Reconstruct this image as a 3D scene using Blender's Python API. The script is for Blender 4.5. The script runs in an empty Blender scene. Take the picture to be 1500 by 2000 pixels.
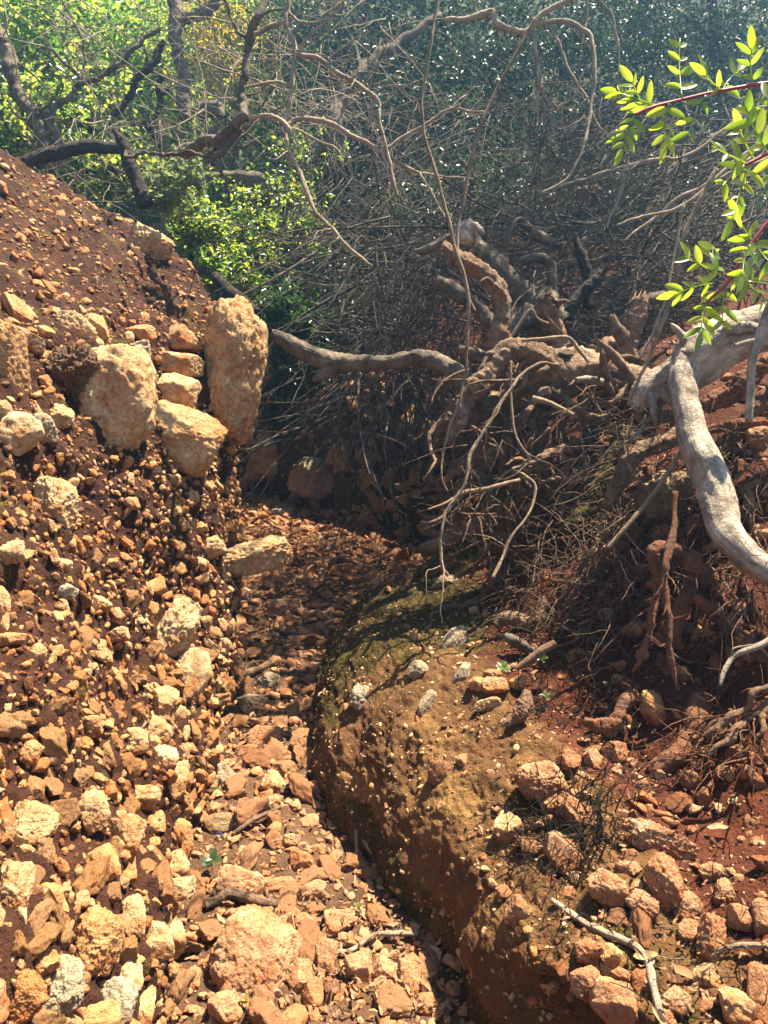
import bpy, bmesh, math, random
import numpy as np
from mathutils import Vector
from mathutils.bvhtree import BVHTree

# ------------------------------------------------------------------ camera, world, sun, exposure
SC = bpy.context.scene
COL = SC.collection
PITCH = math.radians(15.0)
CAM = np.array([0.0, 0.0, 1.55])
cam_d = bpy.data.cameras.new("camera")
cam = bpy.data.objects.new("camera", cam_d)
COL.objects.link(cam)
cam.location = CAM
cam.rotation_euler = (math.radians(90) - PITCH, 0, 0)
cam_d.sensor_fit = 'HORIZONTAL'
cam_d.sensor_width = 36
cam_d.lens = 36
cam_d.clip_start = 0.02
cam_d.clip_end = 300
SC.camera = cam

SUN_EL, SUN_AZ = math.radians(64), math.radians(50)      # azimuth from +Y towards +X
W = bpy.data.worlds.new("World"); SC.world = W; W.use_nodes = True
nt = W.node_tree
sky = nt.nodes.new('ShaderNodeTexSky'); sky.sky_type = 'NISHITA'; sky.sun_disc = False
sky.sun_elevation = SUN_EL; sky.sun_rotation = SUN_AZ
nt.links.new(sky.outputs[0], nt.nodes['Background'].inputs[0])
nt.nodes['Background'].inputs[1].default_value = 0.055
sl = bpy.data.lights.new("sun", 'SUN'); sl.energy = 5.0; sl.angle = math.radians(0.53); sl.color = (1, .86, .645)
so = bpy.data.objects.new("sun", sl); COL.objects.link(so)
sdir = Vector((math.cos(SUN_EL)*math.sin(SUN_AZ), math.cos(SUN_EL)*math.cos(SUN_AZ), math.sin(SUN_EL)))
so.rotation_euler = sdir.to_track_quat('Z', 'Y').to_euler()
so.location = sdir*40
SC.view_settings.view_transform = 'Standard'
SC.view_settings.look = 'None'
SC.view_settings.gamma = 1
SC.view_settings.exposure = 2.3
SC.render.engine = 'CYCLES'
SC.cycles.max_bounces = 7
SC.cycles.diffuse_bounces = 4
SC.cycles.transmission_bounces = 4
SC.cycles.use_denoising = True

# ------------------------------------------------------------------ small maths
rng = np.random.default_rng(7)
random.seed(7)
F_ = np.array([0, math.cos(PITCH), -math.sin(PITCH)])
U_ = np.array([0, math.sin(PITCH), math.cos(PITCH)])
R_ = np.array([1.0, 0, 0])
def ray(u, v): return F_ + R_*((u-750)/1500) + U_*((1000-v)/1500)
def P(u, v, d): return CAM + d*ray(u, v)
def PZ(u, v, z):
    r = ray(u, v); return CAM + r*((z-CAM[2])/r[2])
def proj(p):
    q = np.asarray(p)-CAM; d = q@F_
    return 750+1500*(q@R_)/d, 1000-1500*(q@U_)/d, d

_perm = np.random.default_rng(11).permutation(256); _perm = np.concatenate([_perm, _perm, _perm])
_grad = np.random.default_rng(12).normal(size=(256, 3)); _grad /= np.linalg.norm(_grad, axis=1)[:, None]
def pnoise(p):
    p = np.asarray(p, float); i = np.floor(p).astype(int); f = p-i
    w = f*f*f*(f*(f*6-15)+10); i &= 255
    out = np.zeros(p.shape[:-1])
    for a in (0, 1):
        for b in (0, 1):
            for c in (0, 1):
                h = _perm[_perm[_perm[(i[..., 0]+a) & 255]+((i[..., 1]+b) & 255)]+((i[..., 2]+c) & 255)]
                g = _grad[h]
                d = (g*(f-np.array([a, b, c]))).sum(-1)
                out += d*(w[..., 0] if a else 1-w[..., 0])*(w[..., 1] if b else 1-w[..., 1])*(w[..., 2] if c else 1-w[..., 2])
    return out*1.6
def fbm(p, octs=4, gain=.5):
    p = np.asarray(p, float); s = 0; a = 1
    for k in range(octs):
        s = s+a*pnoise(p+17.3*k); p = p*2.03; a *= gain
    return s
def catmull(pts, n):
    """resample a (K,D) polyline to n points with a Catmull-Rom spline"""
    p = np.asarray(pts, float)
    if len(p) == 2: return p[0]+(p[1]-p[0])*np.linspace(0, 1, n)[:, None]
    e = np.vstack([2*p[0]-p[1], p, 2*p[-1]-p[-2]])
    t = np.linspace(0, len(p)-1-1e-9, n); k = t.astype(int); f = (t-k)[:, None]
    a, b, c, d = e[k], e[k+1], e[k+2], e[k+3]
    return .5*(2*b+(c-a)*f+(2*a-5*b+4*c-d)*f**2+(3*b-a-3*c+d)*f**3)
def rot_between(a, b): return np.array(Vector(a).rotation_difference(Vector(b)).to_matrix())
def rand_rots(n, r):
    q = r.normal(size=(n, 4)); q /= np.linalg.norm(q, axis=1)[:, None]
    w, x, y, z = q.T
    return np.stack([1-2*(y*y+z*z), 2*(x*y-z*w), 2*(x*z+y*w), 2*(x*y+z*w), 1-2*(x*x+z*z), 2*(y*z-x*w),
                     2*(x*z-y*w), 2*(y*z+x*w), 1-2*(x*x+y*y)], 1).reshape(n, 3, 3)

# ------------------------------------------------------------------ mesh helpers
def mesh_np(name, V, Fc, mat=None, smooth=True, uv=None):
    """V (n,3); Fc (m,k) with the same k for all faces, or a list of such arrays"""
    Fl = Fc if isinstance(Fc, list) else [Fc]
    Fl = [np.asarray(f, np.int32) for f in Fl if len(f)]
    me = bpy.data.meshes.new(name)
    me.vertices.add(len(V)); me.vertices.foreach_set('co', np.asarray(V, np.float32).ravel())
    loops = np.concatenate([f.ravel() for f in Fl])
    sizes = np.concatenate([np.full(len(f), f.shape[1], np.int32) for f in Fl])
    me.loops.add(len(loops)); me.loops.foreach_set('vertex_index', loops)
    me.polygons.add(len(sizes))
    me.polygons.foreach_set('loop_start', np.concatenate([[0], np.cumsum(sizes)[:-1]]).astype(np.int32))
    if smooth: me.polygons.foreach_set('use_smooth', np.ones(len(sizes), bool))
    if uv is not None:
        lay = me.uv_layers.new(name='UVMap'); lay.data.foreach_set('uv', np.asarray(uv, np.float32)[loops].ravel())
    me.update(); me.validate()
    if mat: me.materials.append(mat)
    return me
def obj(name, me, parent=None, loc=None):
    o = bpy.data.objects.new(name, me); COL.objects.link(o)
    if parent is not None: o.parent = parent
    if loc is not None: o.location = loc
    return o
def tag(o, label=None, cat=None, group=None, kind=None):
    if label: o['label'] = label
    if cat: o['category'] = cat
    if group: o['group'] = group
    if kind: o['kind'] = kind
    return o
def thing(name, label, cat, loc, group=None):
    o = bpy.data.objects.new(name, None); COL.objects.link(o); o.location = loc; o.empty_display_size = .1
    return tag(o, label, cat, group)

def tubes(paths, radii, sides):
    """paths (N,K,3), radii (N,K) -> verts, list of quads (+ fan caps as end polygons), uv (along, around)"""
    paths = np.asarray(paths, float); N, K, _ = paths.shape
    T = np.gradient(paths, axis=1); T /= np.linalg.norm(T, axis=2)[..., None]+1e-9
    ref = np.where(np.abs(T[:, :1, 2:3]) > .85, np.array([1., 0, 0]), np.array([0, 0, 1.]))
    A = np.empty_like(T); prev = np.cross(T[:, 0], ref[:, 0]); prev /= np.linalg.norm(prev, axis=1)[:, None]+1e-9
    for k in range(K):
        a = prev-(prev*T[:, k]).sum(1)[:, None]*T[:, k]; a /= np.linalg.norm(a, axis=1)[:, None]+1e-9
        A[:, k] = a; prev = a
    B = np.cross(T, A)
    ang = np.arange(sides)*2*np.pi/sides
    ring = A[:, :, None]*np.cos(ang)[:, None]+B[:, :, None]*np.sin(ang)[:, None]
    V = paths[:, :, None]+ring*np.asarray(radii)[:, :, None, None]
    n = np.arange(N)[:, None, None]*K*sides; k = np.arange(K-1)[None, :, None]*sides; s = np.arange(sides)[None, None]
    s2 = (s+1) % sides
    Q = np.stack([n+k+s, n+k+s2, n+k+sides+s2, n+k+sides+s], -1).reshape(-1, 4)
    c0 = (np.arange(N)[:, None]*K*sides+np.arange(sides)[::-1]); c1 = (np.arange(N)[:, None]*K*sides+(K-1)*sides+np.arange(sides))
    L = np.concatenate([np.zeros((N, 1)), np.cumsum(np.linalg.norm(np.diff(paths, axis=1), axis=2), 1)], 1)
    uv = np.stack(np.broadcast_arrays(L[:, :, None], (ang/(2*np.pi))[None, None]), -1).reshape(-1, 2)
    return V.reshape(-1, 3), [Q, c0, c1], ring.reshape(-1, 3), uv
def wander(start, dirs, length, K, r, curl=.25, grav=0.0):
    n = len(start); p = np.empty((n, K, 3)); p[:, 0] = start; d = dirs/np.linalg.norm(dirs, axis=1)[:, None]
    st = (np.asarray(length)/(K-1))[:, None]; bend = r.normal(size=(n, 3))*curl*.5
    for k in range(1, K):
        d = d+bend*.5+r.normal(size=(n, 3))*curl*.6; d[:, 2] -= grav; d /= np.linalg.norm(d, axis=1)[:, None]
        p[:, k] = p[:, k-1]+d*st
    return p
def limb_mesh(name, pts, rad, mat, n=60, sides=14, wig=.0, bark=.12, seed=0, scale=9.0, groove=0.0, broken=0.0, forks=0):
    """one gnarled limb: world points, radii in metres at those points"""
    p = catmull(pts, n); r = np.maximum(catmull(np.asarray(rad, float)[:, None], n)[:, 0], .0008)
    ln = np.linalg.norm(np.diff(p, axis=0), axis=1).sum()
    if wig:
        w = np.stack([fbm(p*scale*.6+seed*3.1+40*i, 3) for i in range(3)], 1)
        p = p+w*wig*(np.minimum(1, np.minimum(np.arange(n), np.arange(n)[::-1])/5.))[:, None]
    r = r*(1+.25*bark/.12*.5*fbm(p*scale+seed, 3))
    V, Fl, ring, uv = tubes(p[None], r[None], sides)
    rr = np.repeat(r, sides)
    d = fbm(V*scale*5+seed, 3)*bark+fbm(V*scale*16+seed, 2)*bark*.45
    if groove:
        a = uv[:, 1]*2*np.pi
        d = d+groove*np.sin(a*5+3*fbm(V*scale*.7+seed, 2)+uv[:, 0]*6)+groove*.6*np.sin(a*9+uv[:, 0]*11+seed)
    if broken:
        e = np.zeros(len(V)); e[-sides:] = 1; e[-2*sides:-sides] = .4
        tdir = (p[-1]-p[-3]); tdir = tdir/np.linalg.norm(tdir)
        V = V+(e*np.random.default_rng(seed).uniform(-1, 1.6, len(V))*broken)[:, None]*tdir*np.repeat(r, sides)[:, None]
    V = V+ring*(d*rr)[:, None]
    if forks:
        g = np.random.default_rng(seed+555); ks = g.integers(n//6, n-2, forks)
        d0 = p[ks]-p[ks-1]; d0 = d0/(np.linalg.norm(d0, axis=1)[:, None]+1e-9)+g.normal(size=(forks, 3))*.75
        fp = wander(p[ks], d0, ln*g.uniform(.10, .32, forks), 14, g, .3, .03)
        fr = (r[ks]*g.uniform(.22, .5, forks))[:, None]*np.linspace(1, .2, 14)[None]
        V2, F2, _, uv2 = tubes(fp, np.maximum(fr, .0006), 6)
        Fl = Fl+[f+len(V) for f in F2]; V = np.concatenate([V, V2]); uv = np.concatenate([uv, uv2])
    return mesh_np(name, V, Fl, mat, uv=uv)
def px_limb(name, spec, mat, **k):
    """spec: list of (u, v, depth, radius in photo pixels)"""
    pts = [P(u, v, d) for u, v, d, r in spec]; rad = [r*d/1500 for u, v, d, r in spec]
    return limb_mesh(name, pts, rad, mat, **k)

# ------------------------------------------------------------------ materials
class NT:
    def __init__(s, name):
        s.m = bpy.data.materials.new(name); s.m.use_nodes = True; s.t = s.m.node_tree
        s.b = s.t.nodes['Principled BSDF']; s.out = s.t.nodes['Material Output']
        s.b.inputs['Specular IOR Level'].default_value = .25
        s.co = s.t.nodes.new('ShaderNodeTexCoord').outputs['Object']
    def n(s, typ, **kw):
        n = s.t.nodes.new(typ)
        for k, v in kw.items(): setattr(n, k, v)
        return n
    def l(s, a, b): s.t.links.new(a, b)
    def noise(s, scale, det=4, rough=.55, co=None, dist=0.0):
        n = s.n('ShaderNodeTexNoise'); n.inputs['Scale'].default_value = scale; n.inputs['Detail'].default_value = det
        n.inputs['Roughness'].default_value = rough; n.inputs['Distortion'].default_value = dist
        s.l(co or s.co, n.inputs['Vector']); return n.outputs['Fac']
    def ramp(s, f, stops):
        n = s.n('ShaderNodeValToRGB'); e = n.color_ramp.elements
        while len(e) < len(stops): e.new(.5)
        for el, (p, c) in zip(e, stops):
            el.position = p; el.color = (*c, 1) if isinstance(c, tuple) else (c, c, c, 1)
        s.l(f, n.inputs[0]); return n.outputs[0]
    def mix(s, f, a, b, mode='MIX'):
        n = s.n('ShaderNodeMix', data_type='RGBA', blend_type=mode)
        for v, i in ((f, 0), (a, 6), (b, 7)):
            if isinstance(v, (int, float)): n.inputs[i].default_value = v if i == 0 else (v, v, v, 1)
            elif isinstance(v, tuple): n.inputs[i].default_value = (*v, 1)
            else: s.l(v, n.inputs[i])
        return n.outputs[2]
    def math(s, op, a, b=0.0):
        n = s.n('ShaderNodeMath', operation=op)
        for v, i in ((a, 0), (b, 1)):
            if isinstance(v, (int, float)): n.inputs[i].default_value = v
            else: s.l(v, n.inputs[i])
        return n.outputs[0]
    def rnd(s):
        a = s.n('ShaderNodeNewGeometry').outputs['Random Per Island']; b = s.n('ShaderNodeObjectInfo').outputs['Random']
        return s.math('FRACT', s.math('ADD', a, b))
    def bump(s, h, st, dist, prev=None):
        n = s.n('ShaderNodeBump'); n.inputs['Strength'].default_value = st; n.inputs['Distance'].default_value = dist
        s.l(h, n.inputs['Height'])
        if prev is not None: s.l(prev, n.inputs['Normal'])
        return n.outputs[0]
    def done(s, col, rough=.9, nrm=None):
        s.l(col, s.b.inputs['Base Color']) if not isinstance(col, tuple) else setattr(s.b.inputs['Base Color'], 'default_value', (*col, 1))
        s.b.inputs['Roughness'].default_value = rough
        if nrm is not None: s.l(nrm, s.b.inputs['Normal'])
        return s.m

def mat_soil(name, dark, mid, light, moss=None, moss_cut=.55, moss_z=None, tan=None):
    s = NT(name)
    a = s.noise(5, 6, .65); b = s.noise(38, 5, .7); c = s.noise(150, 3, .7)
    col = s.ramp(a, [(.3, dark), (.52, mid), (.72, light)])
    if tan:
        tk = s.math('ADD', s.n('ShaderNodeAttribute', attribute_name='tan').outputs['Fac'], s.math('MULTIPLY', s.math('SUBTRACT', s.noise(7, 5, .7), .5), .7))
        col = s.mix(s.ramp(tk, [(.3, 0.), (.6, 1.)]), col, s.ramp(a, [(.3, tan[0]), (.52, tan[1]), (.72, tan[2])]))
    col = s.mix(s.ramp(b, [(.35, 0.), (.65, 1.)]), col, s.mix(.5, col, light), 'MIX')
    col = s.mix(.55, col, s.ramp(c, [(.3, .35), (.55, .9), (.75, 1.5)]), 'MULTIPLY')
    if moss:
        mk = s.ramp(s.noise(4.2, 5, .65), [(moss_cut, 0.), (moss_cut+.1, 1.)])
        if moss_z is not None:
            at = s.n('ShaderNodeAttribute', attribute_name='moss').outputs['Fac']
            mk = s.ramp(s.math('ADD', s.math('MULTIPLY', at, 1.0), s.math('MULTIPLY', s.math('SUBTRACT', s.noise(9, 6, .7), .5), 1.3)), [(.42, 0.), (.6, 1.)])
        mc = s.mix(s.noise(60, 4, .7), moss[0], moss[1])
        mc = s.mix(s.ramp(s.noise(220, 2), [(.35, .4), (.65, 1.3)]), mc, mc, 'MULTIPLY')
        col = s.mix(mk, col, mc)
    n = s.bump(b, .7, .03); n = s.bump(c, .8, .008, n)
    return s.done(col, .95, n)
def mat_stone(name, pale, tan, dust, dustcut=.5, grey=(.30, .27, .22)):
    s = NT(name); r = s.rnd()
    base = s.ramp(r, [(0., grey), (.25, tan), (.6, pale), (.85, tan), (1., dust)])
    base = s.mix(s.ramp(s.noise(16, 5, .65), [(.4, 0.), (.62, 1.)]), base, s.mix(.6, base, tan))
    d = s.ramp(s.noise(9, 6, .7, dist=.4), [(dustcut-.08, 0.), (dustcut+.1, .85)])
    base = s.mix(d, base, dust)
    pit = s.ramp(s.noise(85, 4, .75), [(.32, .45), (.46, 1.)])
    base = s.mix(.8, base, pit, 'MULTIPLY')
    vo = s.n('ShaderNodeTexVoronoi', feature='DISTANCE_TO_EDGE'); vo.inputs['Scale'].default_value = 7
    wv = s.n('ShaderNodeVectorMath', operation='ADD'); nz = s.n('ShaderNodeTexNoise'); nz.inputs['Scale'].default_value = 6; nz.inputs['Detail'].default_value = 5
    s.l(s.co, nz.inputs['Vector']); s.l(s.co, wv.inputs[0]); s.l(nz.outputs['Color'], wv.inputs[1]); s.l(wv.outputs[0], vo.inputs['Vector'])
    crack = s.ramp(vo.outputs['Distance'], [(0., .0), (.035, 1.)])
    base = s.mix(.45, base, crack, 'MULTIPLY')
    n = s.bump(s.noise(22, 6, .7), .8, .035); n = s.bump(crack, .5, .012, n); n = s.bump(s.noise(130, 4, .75), .8, .007, n)
    return s.done(base, .92, n)
def mat_bark(name, dark, light, red=None, us=6.0):
    s = NT(name); co = s.co
    a = s.noise(14, 6, .7); b = s.noise(90, 4, .7)
    uv = s.n('ShaderNodeUVMap').outputs[0]
    mp = s.n('ShaderNodeMapping'); mp.inputs['Scale'].default_value = (us, 14, 1); s.l(uv, mp.inputs[0])
    g = s.noise(1.6, 5, .7, mp.outputs[0], .6)
    col = s.mix(s.ramp(a, [(.35, 0.), (.65, 1.)]), dark, light)
    col = s.mix(.7, col, s.ramp(g, [(.3, .35), (.5, 1.), (.7, 1.45)]), 'MULTIPLY')
    if red: col = s.mix(s.ramp(s.noise(6, 5, .7), [(.45, 0.), (.62, .85)]), col, red)
    n = s.bump(g, .9, .02); n = s.bump(s.noise(45, 4, .75), .7, .012, n); n = s.bump(b, .6, .006, n)
    return s.done(col, .88, n)
def mat_leaf(name, cols, trans, fac=.5, rough=.4, spec=.5):
    s = NT(name); r = s.rnd()
    col = s.ramp(r, [(i/(len(cols)-1), c) for i, c in enumerate(cols)])
    tc = s.ramp(r, [(i/(len(trans)-1), c) for i, c in enumerate(trans)])
    s.b.inputs['Specular IOR Level'].default_value = spec
    s.done(col, rough)
    t = s.n('ShaderNodeBsdfTranslucent'); s.l(tc, t.inputs[0])
    mx = s.n('ShaderNodeMixShader'); mx.inputs[0].default_value = fac
    s.l(s.b.outputs[0], mx.inputs[1]); s.l(t.outputs[0], mx.inputs[2]); s.l(mx.outputs[0], s.out.inputs[0])
    return s.m

M_bank = mat_soil('red_bank_soil', (.016, .005, .0022), (.037, .0115, .005), (.075, .025, .010), ((.10, .075, .012), (.26, .18, .03)), .56)
M_rbank = mat_soil('red_earth', (.026, .0065, .003), (.066, .016, .006), (.14, .037, .012), ((.075, .062, .010), (.25, .185, .032)), .7, moss_z=1, tan=((.045, .026, .010), (.135, .076, .026), (.31, .19, .064)))
M_bed = mat_soil('gully_soil', (.04, .019, .010), (.085, .042, .021), (.16, .085, .045))
M_hill = mat_soil('wooded_soil', (.020, .022, .010), (.035, .040, .016), (.06, .06, .025))
M_stone = mat_stone('limestone', (.62, .43, .235), (.48, .275, .11), (.35, .12, .034), .485, (.41, .285, .165))
M_boulder = mat_stone('boulder_limestone', (.64, .46, .255), (.53, .335, .16), (.40, .165, .052), .53, (.47, .34, .19))
M_pathstone = mat_stone('dusty_limestone', (.56, .345, .195), (.47, .245, .122), (.38, .15, .056), .48, (.35, .22, .13))
M_redstone = mat_stone('red_dusted_limestone', (.54, .35, .20), (.43, .225, .11), (.30, .105, .038), .46, (.40, .25, .15))
M_grit = mat_stone('soil_shade_grit', (.44, .29, .17), (.26, .12, .052), (.15, .05, .018), .42, (.22, .12, .06))  # soil-toned grit, darkened to put shade into the gaps between bank stones
M_greyrock = mat_stone('grey_limestone', (.44, .36, .25), (.34, .27, .17), (.25, .13, .055), .55, (.34, .28, .20))
M_ledge = mat_stone('cream_limestone', (.60, .42, .225), (.54, .36, .18), (.42, .19, .065), .55, (.52, .37, .21))
M_darkrock = mat_stone('dark_limestone', (.20, .14, .09), (.15, .09, .05), (.17, .075, .03), .5, (.12, .09, .06))
M_root = mat_bark('root_bark', (.075, .045, .028), (.38, .255, .165), (.24, .13, .07))
M_redroot = mat_bark('earthy_root', (.10, .045, .024), (.30, .155, .085), (.22, .075, .028))
M_bleach = mat_bark('bleached_wood', (.20, .155, .11), (.60, .51, .39), None, 2.2)
M_darkbark = mat_bark('dark_bark', (.022, .017, .013), (.07, .055, .042))
M_grey = mat_bark('grey_bark', (.065, .050, .035), (.25, .20, .14))
M_twig = mat_bark('dry_twig', (.27, .21, .145), (.58, .47, .335))
M_paletwig = mat_bark('pale_dry_twig', (.26, .18, .115), (.46, .34, .22))
M_brush = mat_bark('brush_twig', (.045, .039, .031), (.27, .225, .175))
M_mossy = mat_bark('mossy_bark', (.045, .035, .012), (.12, .095, .025))
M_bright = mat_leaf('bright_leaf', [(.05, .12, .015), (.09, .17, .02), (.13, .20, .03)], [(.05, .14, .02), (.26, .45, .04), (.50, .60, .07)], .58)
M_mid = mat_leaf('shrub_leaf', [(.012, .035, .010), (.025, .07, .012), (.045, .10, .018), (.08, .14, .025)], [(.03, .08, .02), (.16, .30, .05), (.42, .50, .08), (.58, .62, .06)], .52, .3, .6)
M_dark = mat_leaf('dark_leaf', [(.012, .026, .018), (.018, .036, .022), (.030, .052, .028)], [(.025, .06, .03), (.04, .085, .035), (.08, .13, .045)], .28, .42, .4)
M_deep = mat_leaf('deep_green_leaf', [(.016, .04, .012), (.03, .065, .016)], [(.05, .14, .02), (.10, .22, .03)], .3, .3, .6)
M_sage = mat_leaf('felty_leaf', [(.16, .19, .09), (.22, .25, .13)], [(.22, .28, .10), (.30, .36, .14)], .35, .8, .2)
M_yellow = mat_leaf('yellowing_leaf', [(.20, .17, .02), (.30, .22, .03)], [(.5, .42, .04), (.65, .48, .05)], .5)
M_mastic = mat_leaf('mastic_leaflet', [(.06, .13, .02), (.12, .21, .025), (.18, .27, .03)], [(.25, .46, .02), (.55, .74, .04), (.70, .82, .07)], .6, .28, .8)
M_dry = mat_leaf('dry_leaf', [(.22, .12, .06), (.34, .21, .10), (.45, .30, .15)], [(.3, .16, .07), (.42, .25, .1), (.5, .33, .15)], .2, .6, .3)
M_litter = mat_leaf('litter_leaf', [(.09, .045, .022), (.17, .09, .045), (.30, .19, .10)], [(.12, .06, .03), (.2, .11, .05), (.35, .22, .11)], .15, .7, .2)
M_redstem = NT('red_stem').done((.30, .05, .06), .5)
M_greenstem = NT('green_stem').done((.30, .34, .06), .5)
M_violet = mat_leaf('violet_petal', [(.28, .16, .62), (.34, .2, .7)], [(.3, .2, .6), (.35, .22, .65)], .3)

# ------------------------------------------------------------------ terrain sheets
def sheet(grid, nu, nv):
    """tensor Catmull-Rom through grid (rows, cols, 3) -> (nv, nu, 3)"""
    g = np.asarray(grid, float)
    a = np.stack([catmull(g[r], nu) for r in range(g.shape[0])])
    return np.stack([catmull(a[:, c], nv) for c in range(nu)], 1)
def sheet_mesh(name, S, disp, mat, flip=False):
    nv, nu, _ = S.shape
    N = np.cross(np.gradient(S, axis=1), np.gradient(S, axis=0)); N /= np.linalg.norm(N, axis=2)[..., None]+1e-9
    if flip: N = -N
    V = S+N*disp(S)[..., None]
    i = np.arange(nv-1)[:, None]*nu+np.arange(nu-1)[None]
    Q = np.stack([i, i+1, i+nu+1, i+nu], -1).reshape(-1, 4)
    if not flip: Q = Q
    else: Q = Q[:, ::-1]
    return mesh_np(name, V.reshape(-1, 3), Q, mat), V
def A(*a): return np.array(a, float)

# left bank, rows from the plateau behind the rim down to the foot, columns from beside the viewer to the far end
top = [P(-300, 150, 3.0), P(0, 318, 3.6), P(130, 378, 3.8), P(240, 430, 4.0), P(330, 492, 4.1)]
sb = [P(-300, 520, 2.1), P(0, 590, 2.5), P(150, 600, 2.8), P(290, 590, 3.2), P(410, 590, 3.65)]
bm = [P(-300, 780, 1.8), P(0, 740, 2.2), P(150, 750, 2.5), P(300, 760, 2.9), P(470, 740, 3.55)]
bl = [P(-300, 1000, 1.6), P(0, 950, 1.95), P(150, 940, 2.3), P(300, 930, 2.7), P(460, 900, 3.45)]
md = [P(-300, 1300, 1.3), P(0, 1250, 1.7), P(150, 1230, 2.05), P(290, 1200, 2.5), P(462, 1150, 3.22)]
lo = [P(-300, 1650, 1.1), P(0, 1600, 1.42), P(165, 1570, 1.70), P(315, 1500, 2.12), P(438, 1330, 3.02)]
toe = [A(-.33, .45, .10), A(-.40, .95, .11), A(-.475, 1.42, .13), A(-.585, 2.05, .13), A(-.665, 3.0, .12)]
ft = [A(-.37, .45, -.05), A(-.46, .95, -.05), A(-.55, 1.38, -.05), A(-.69, 2.0, -.05), A(-.80, 3.08, -.05)]
un = [A(-.3, .45, -.3), A(-.38, .95, -.3), A(-.45, 1.35, -.3), A(-.56, 2.0, -.3), A(-.7, 3.05, -.3)]
rows = []
far = {0: [A(-1.35, 4.9, 1.75), A(-2.1, 6.2, 1.7), A(-4.5, 8.0, 2.0)], 1: [A(-1.05, 4.3, 1.45), A(-1.6, 5.3, 1.4), A(-4, 7.4, 1.6)],
       2: [A(-.90, 4.05, 1.1), A(-1.4, 5.0, 1.1), A(-3.7, 7.1, 1.2)], 3: [A(-.9, 3.95, .8), A(-1.35, 4.85, .8), A(-3.6, 6.9, .8)],
       4: [A(-.9, 3.85, .45), A(-1.3, 4.75, .45), A(-3.5, 6.8, .5)], 5: [A(-.88, 3.75, .25), A(-1.25, 4.65, .25), A(-3.4, 6.7, .25)],
       6: [A(-.86, 3.72, .12), A(-1.22, 4.62, .12), A(-3.35, 6.65, .12)], 7: [A(-.90, 3.75, -.05), A(-1.25, 4.65, -.05), A(-3.4, 6.7, -.05)], 8: [A(-.76, 3.7, -.3), A(-1.1, 4.6, -.3), A(-3.2, 6.5, -.3)]}
for j, r in enumerate((top, sb, bm, bl, md, lo, toe, ft, un)):
    rows.append([r[0]+A(.05, -3.0, 0), r[0]+A(.02, -1.2, 0)]+r+far[j])
plateau = [[q+A(-2.2, .9, .10) for q in rows[0]], [q+A(-.5, .25, .03) for q in rows[0]]]
rows = plateau+rows
SL = sheet(rows, 420, 420)
def disp_left(S):
    return .05*fbm(S*3.1, 4)+.018*fbm(S*14+5, 3)+.006*fbm(S*50, 2)
me, VL = sheet_mesh('earth_bank', SL, disp_left, M_bank)
tag(obj('earth_bank', me), kind='structure')
bvh_left = BVHTree.FromPolygons([tuple(v) for v in VL.reshape(-1, 3)[:]], [tuple(p.vertices) for p in me.polygons])

# gully bed
gx, gy = np.meshgrid(np.linspace(-6, 4, 260), np.linspace(-5, 10, 360))
SB = np.stack([gx, gy, np.zeros_like(gx)], -1)
meb, VB = sheet_mesh('ground', SB, lambda S: .03*fbm(S*1.7+3, 3)+.012*fbm(S*9, 3), M_bed)
tag(obj('ground', meb), kind='structure')
bvh_bed = BVHTree.FromPolygons([tuple(v) for v in VB.reshape(-1, 3)], [tuple(p.vertices) for p in meb.polygons])

# right bank with the mossy mound: columns near -> far, rows from under the bed over the crest to the slope behind
K = []
K.append([PZ(900, 1960, 0)+A(.22, -3.2, 0), A(.5, -2, .26), A(.9, -2, .33), A(1.5, -2, .42), A(2.2, -2, .9), A(3.4, -2, 1.2)])
K.append([A(.36, .8, -.01), A(.43, .82, .27), A(.72, .85, .33), A(1.25, .9, .40), A(1.9, 1.0, .9), A(3.2, 1.0, 1.2)])
K.append([PZ(905, 1965, -.01), PZ(968, 1935, .28), PZ(1200, 1950, .33), PZ(1520, 1950, .37), A(1.75, 1.5, .85), A(3.2, 1.6, 1.3)])
K.append([PZ(785, 1765, -.01), PZ(895, 1695, .30), PZ(1150, 1690, .36), PZ(1480, 1700, .42), A(1.55, 1.9, .85), A(3.1, 2.1, 1.5)])
K.append([PZ(692, 1645, -.01), PZ(800, 1540, .32), PZ(1080, 1500, .40), PZ(1370, 1470, .46), P(1640, 960, 2.2), A(3.0, 2.6, 1.65)])
K.append([PZ(620, 1545, -.01), PZ(690, 1410, .33), PZ(960, 1375, .42), PZ(1220, 1330, .50), P(1440, 790, 2.72), A(2.9, 3.1, 1.75)])
K.append([PZ(615, 1350, -.01), PZ(665, 1280, .31), PZ(880, 1255, .44), PZ(1120, 1190, .58), P(1260, 785, 2.95), A(2.8, 3.9, 1.85)])
K.append([PZ(665, 1245, -.01), PZ(760, 1185, .30), PZ(890, 1150, .40), PZ(1010, 1110, .58), P(1090, 800, 3.2), A(2.6, 4.6, 1.9)])
K.append([A(.16, 4.1, -.01), A(.28, 4.0, .18), A(.48, 3.98, .36), A(.70, 4.0, .62), A(1.0, 4.2, 1.1), A(2.4, 4.9, 1.75)])
K.append([A(.33, 4.76, -.01), A(.42, 4.9, .5), A(.52, 5.0, .9), A(.75, 5.2, 1.15), A(1.1, 5.5, 1.3), A(2.2, 6.4, 2.0)])
K.append([A(-.19, 5.5, -.01), A(-.15, 5.62, .55), A(-.1, 5.8, 1.0), A(.1, 6.1, 1.2), A(.4, 6.6, 1.4), A(1.2, 7.8, 2.2)])
K.append([A(-.86, 6.2, -.01), A(-.84, 6.3, .55), A(-.8, 6.5, .95), A(-.7, 6.9, 1.2), A(-.5, 7.4, 1.5), A(-.1, 8.6, 2.3)])
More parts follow.
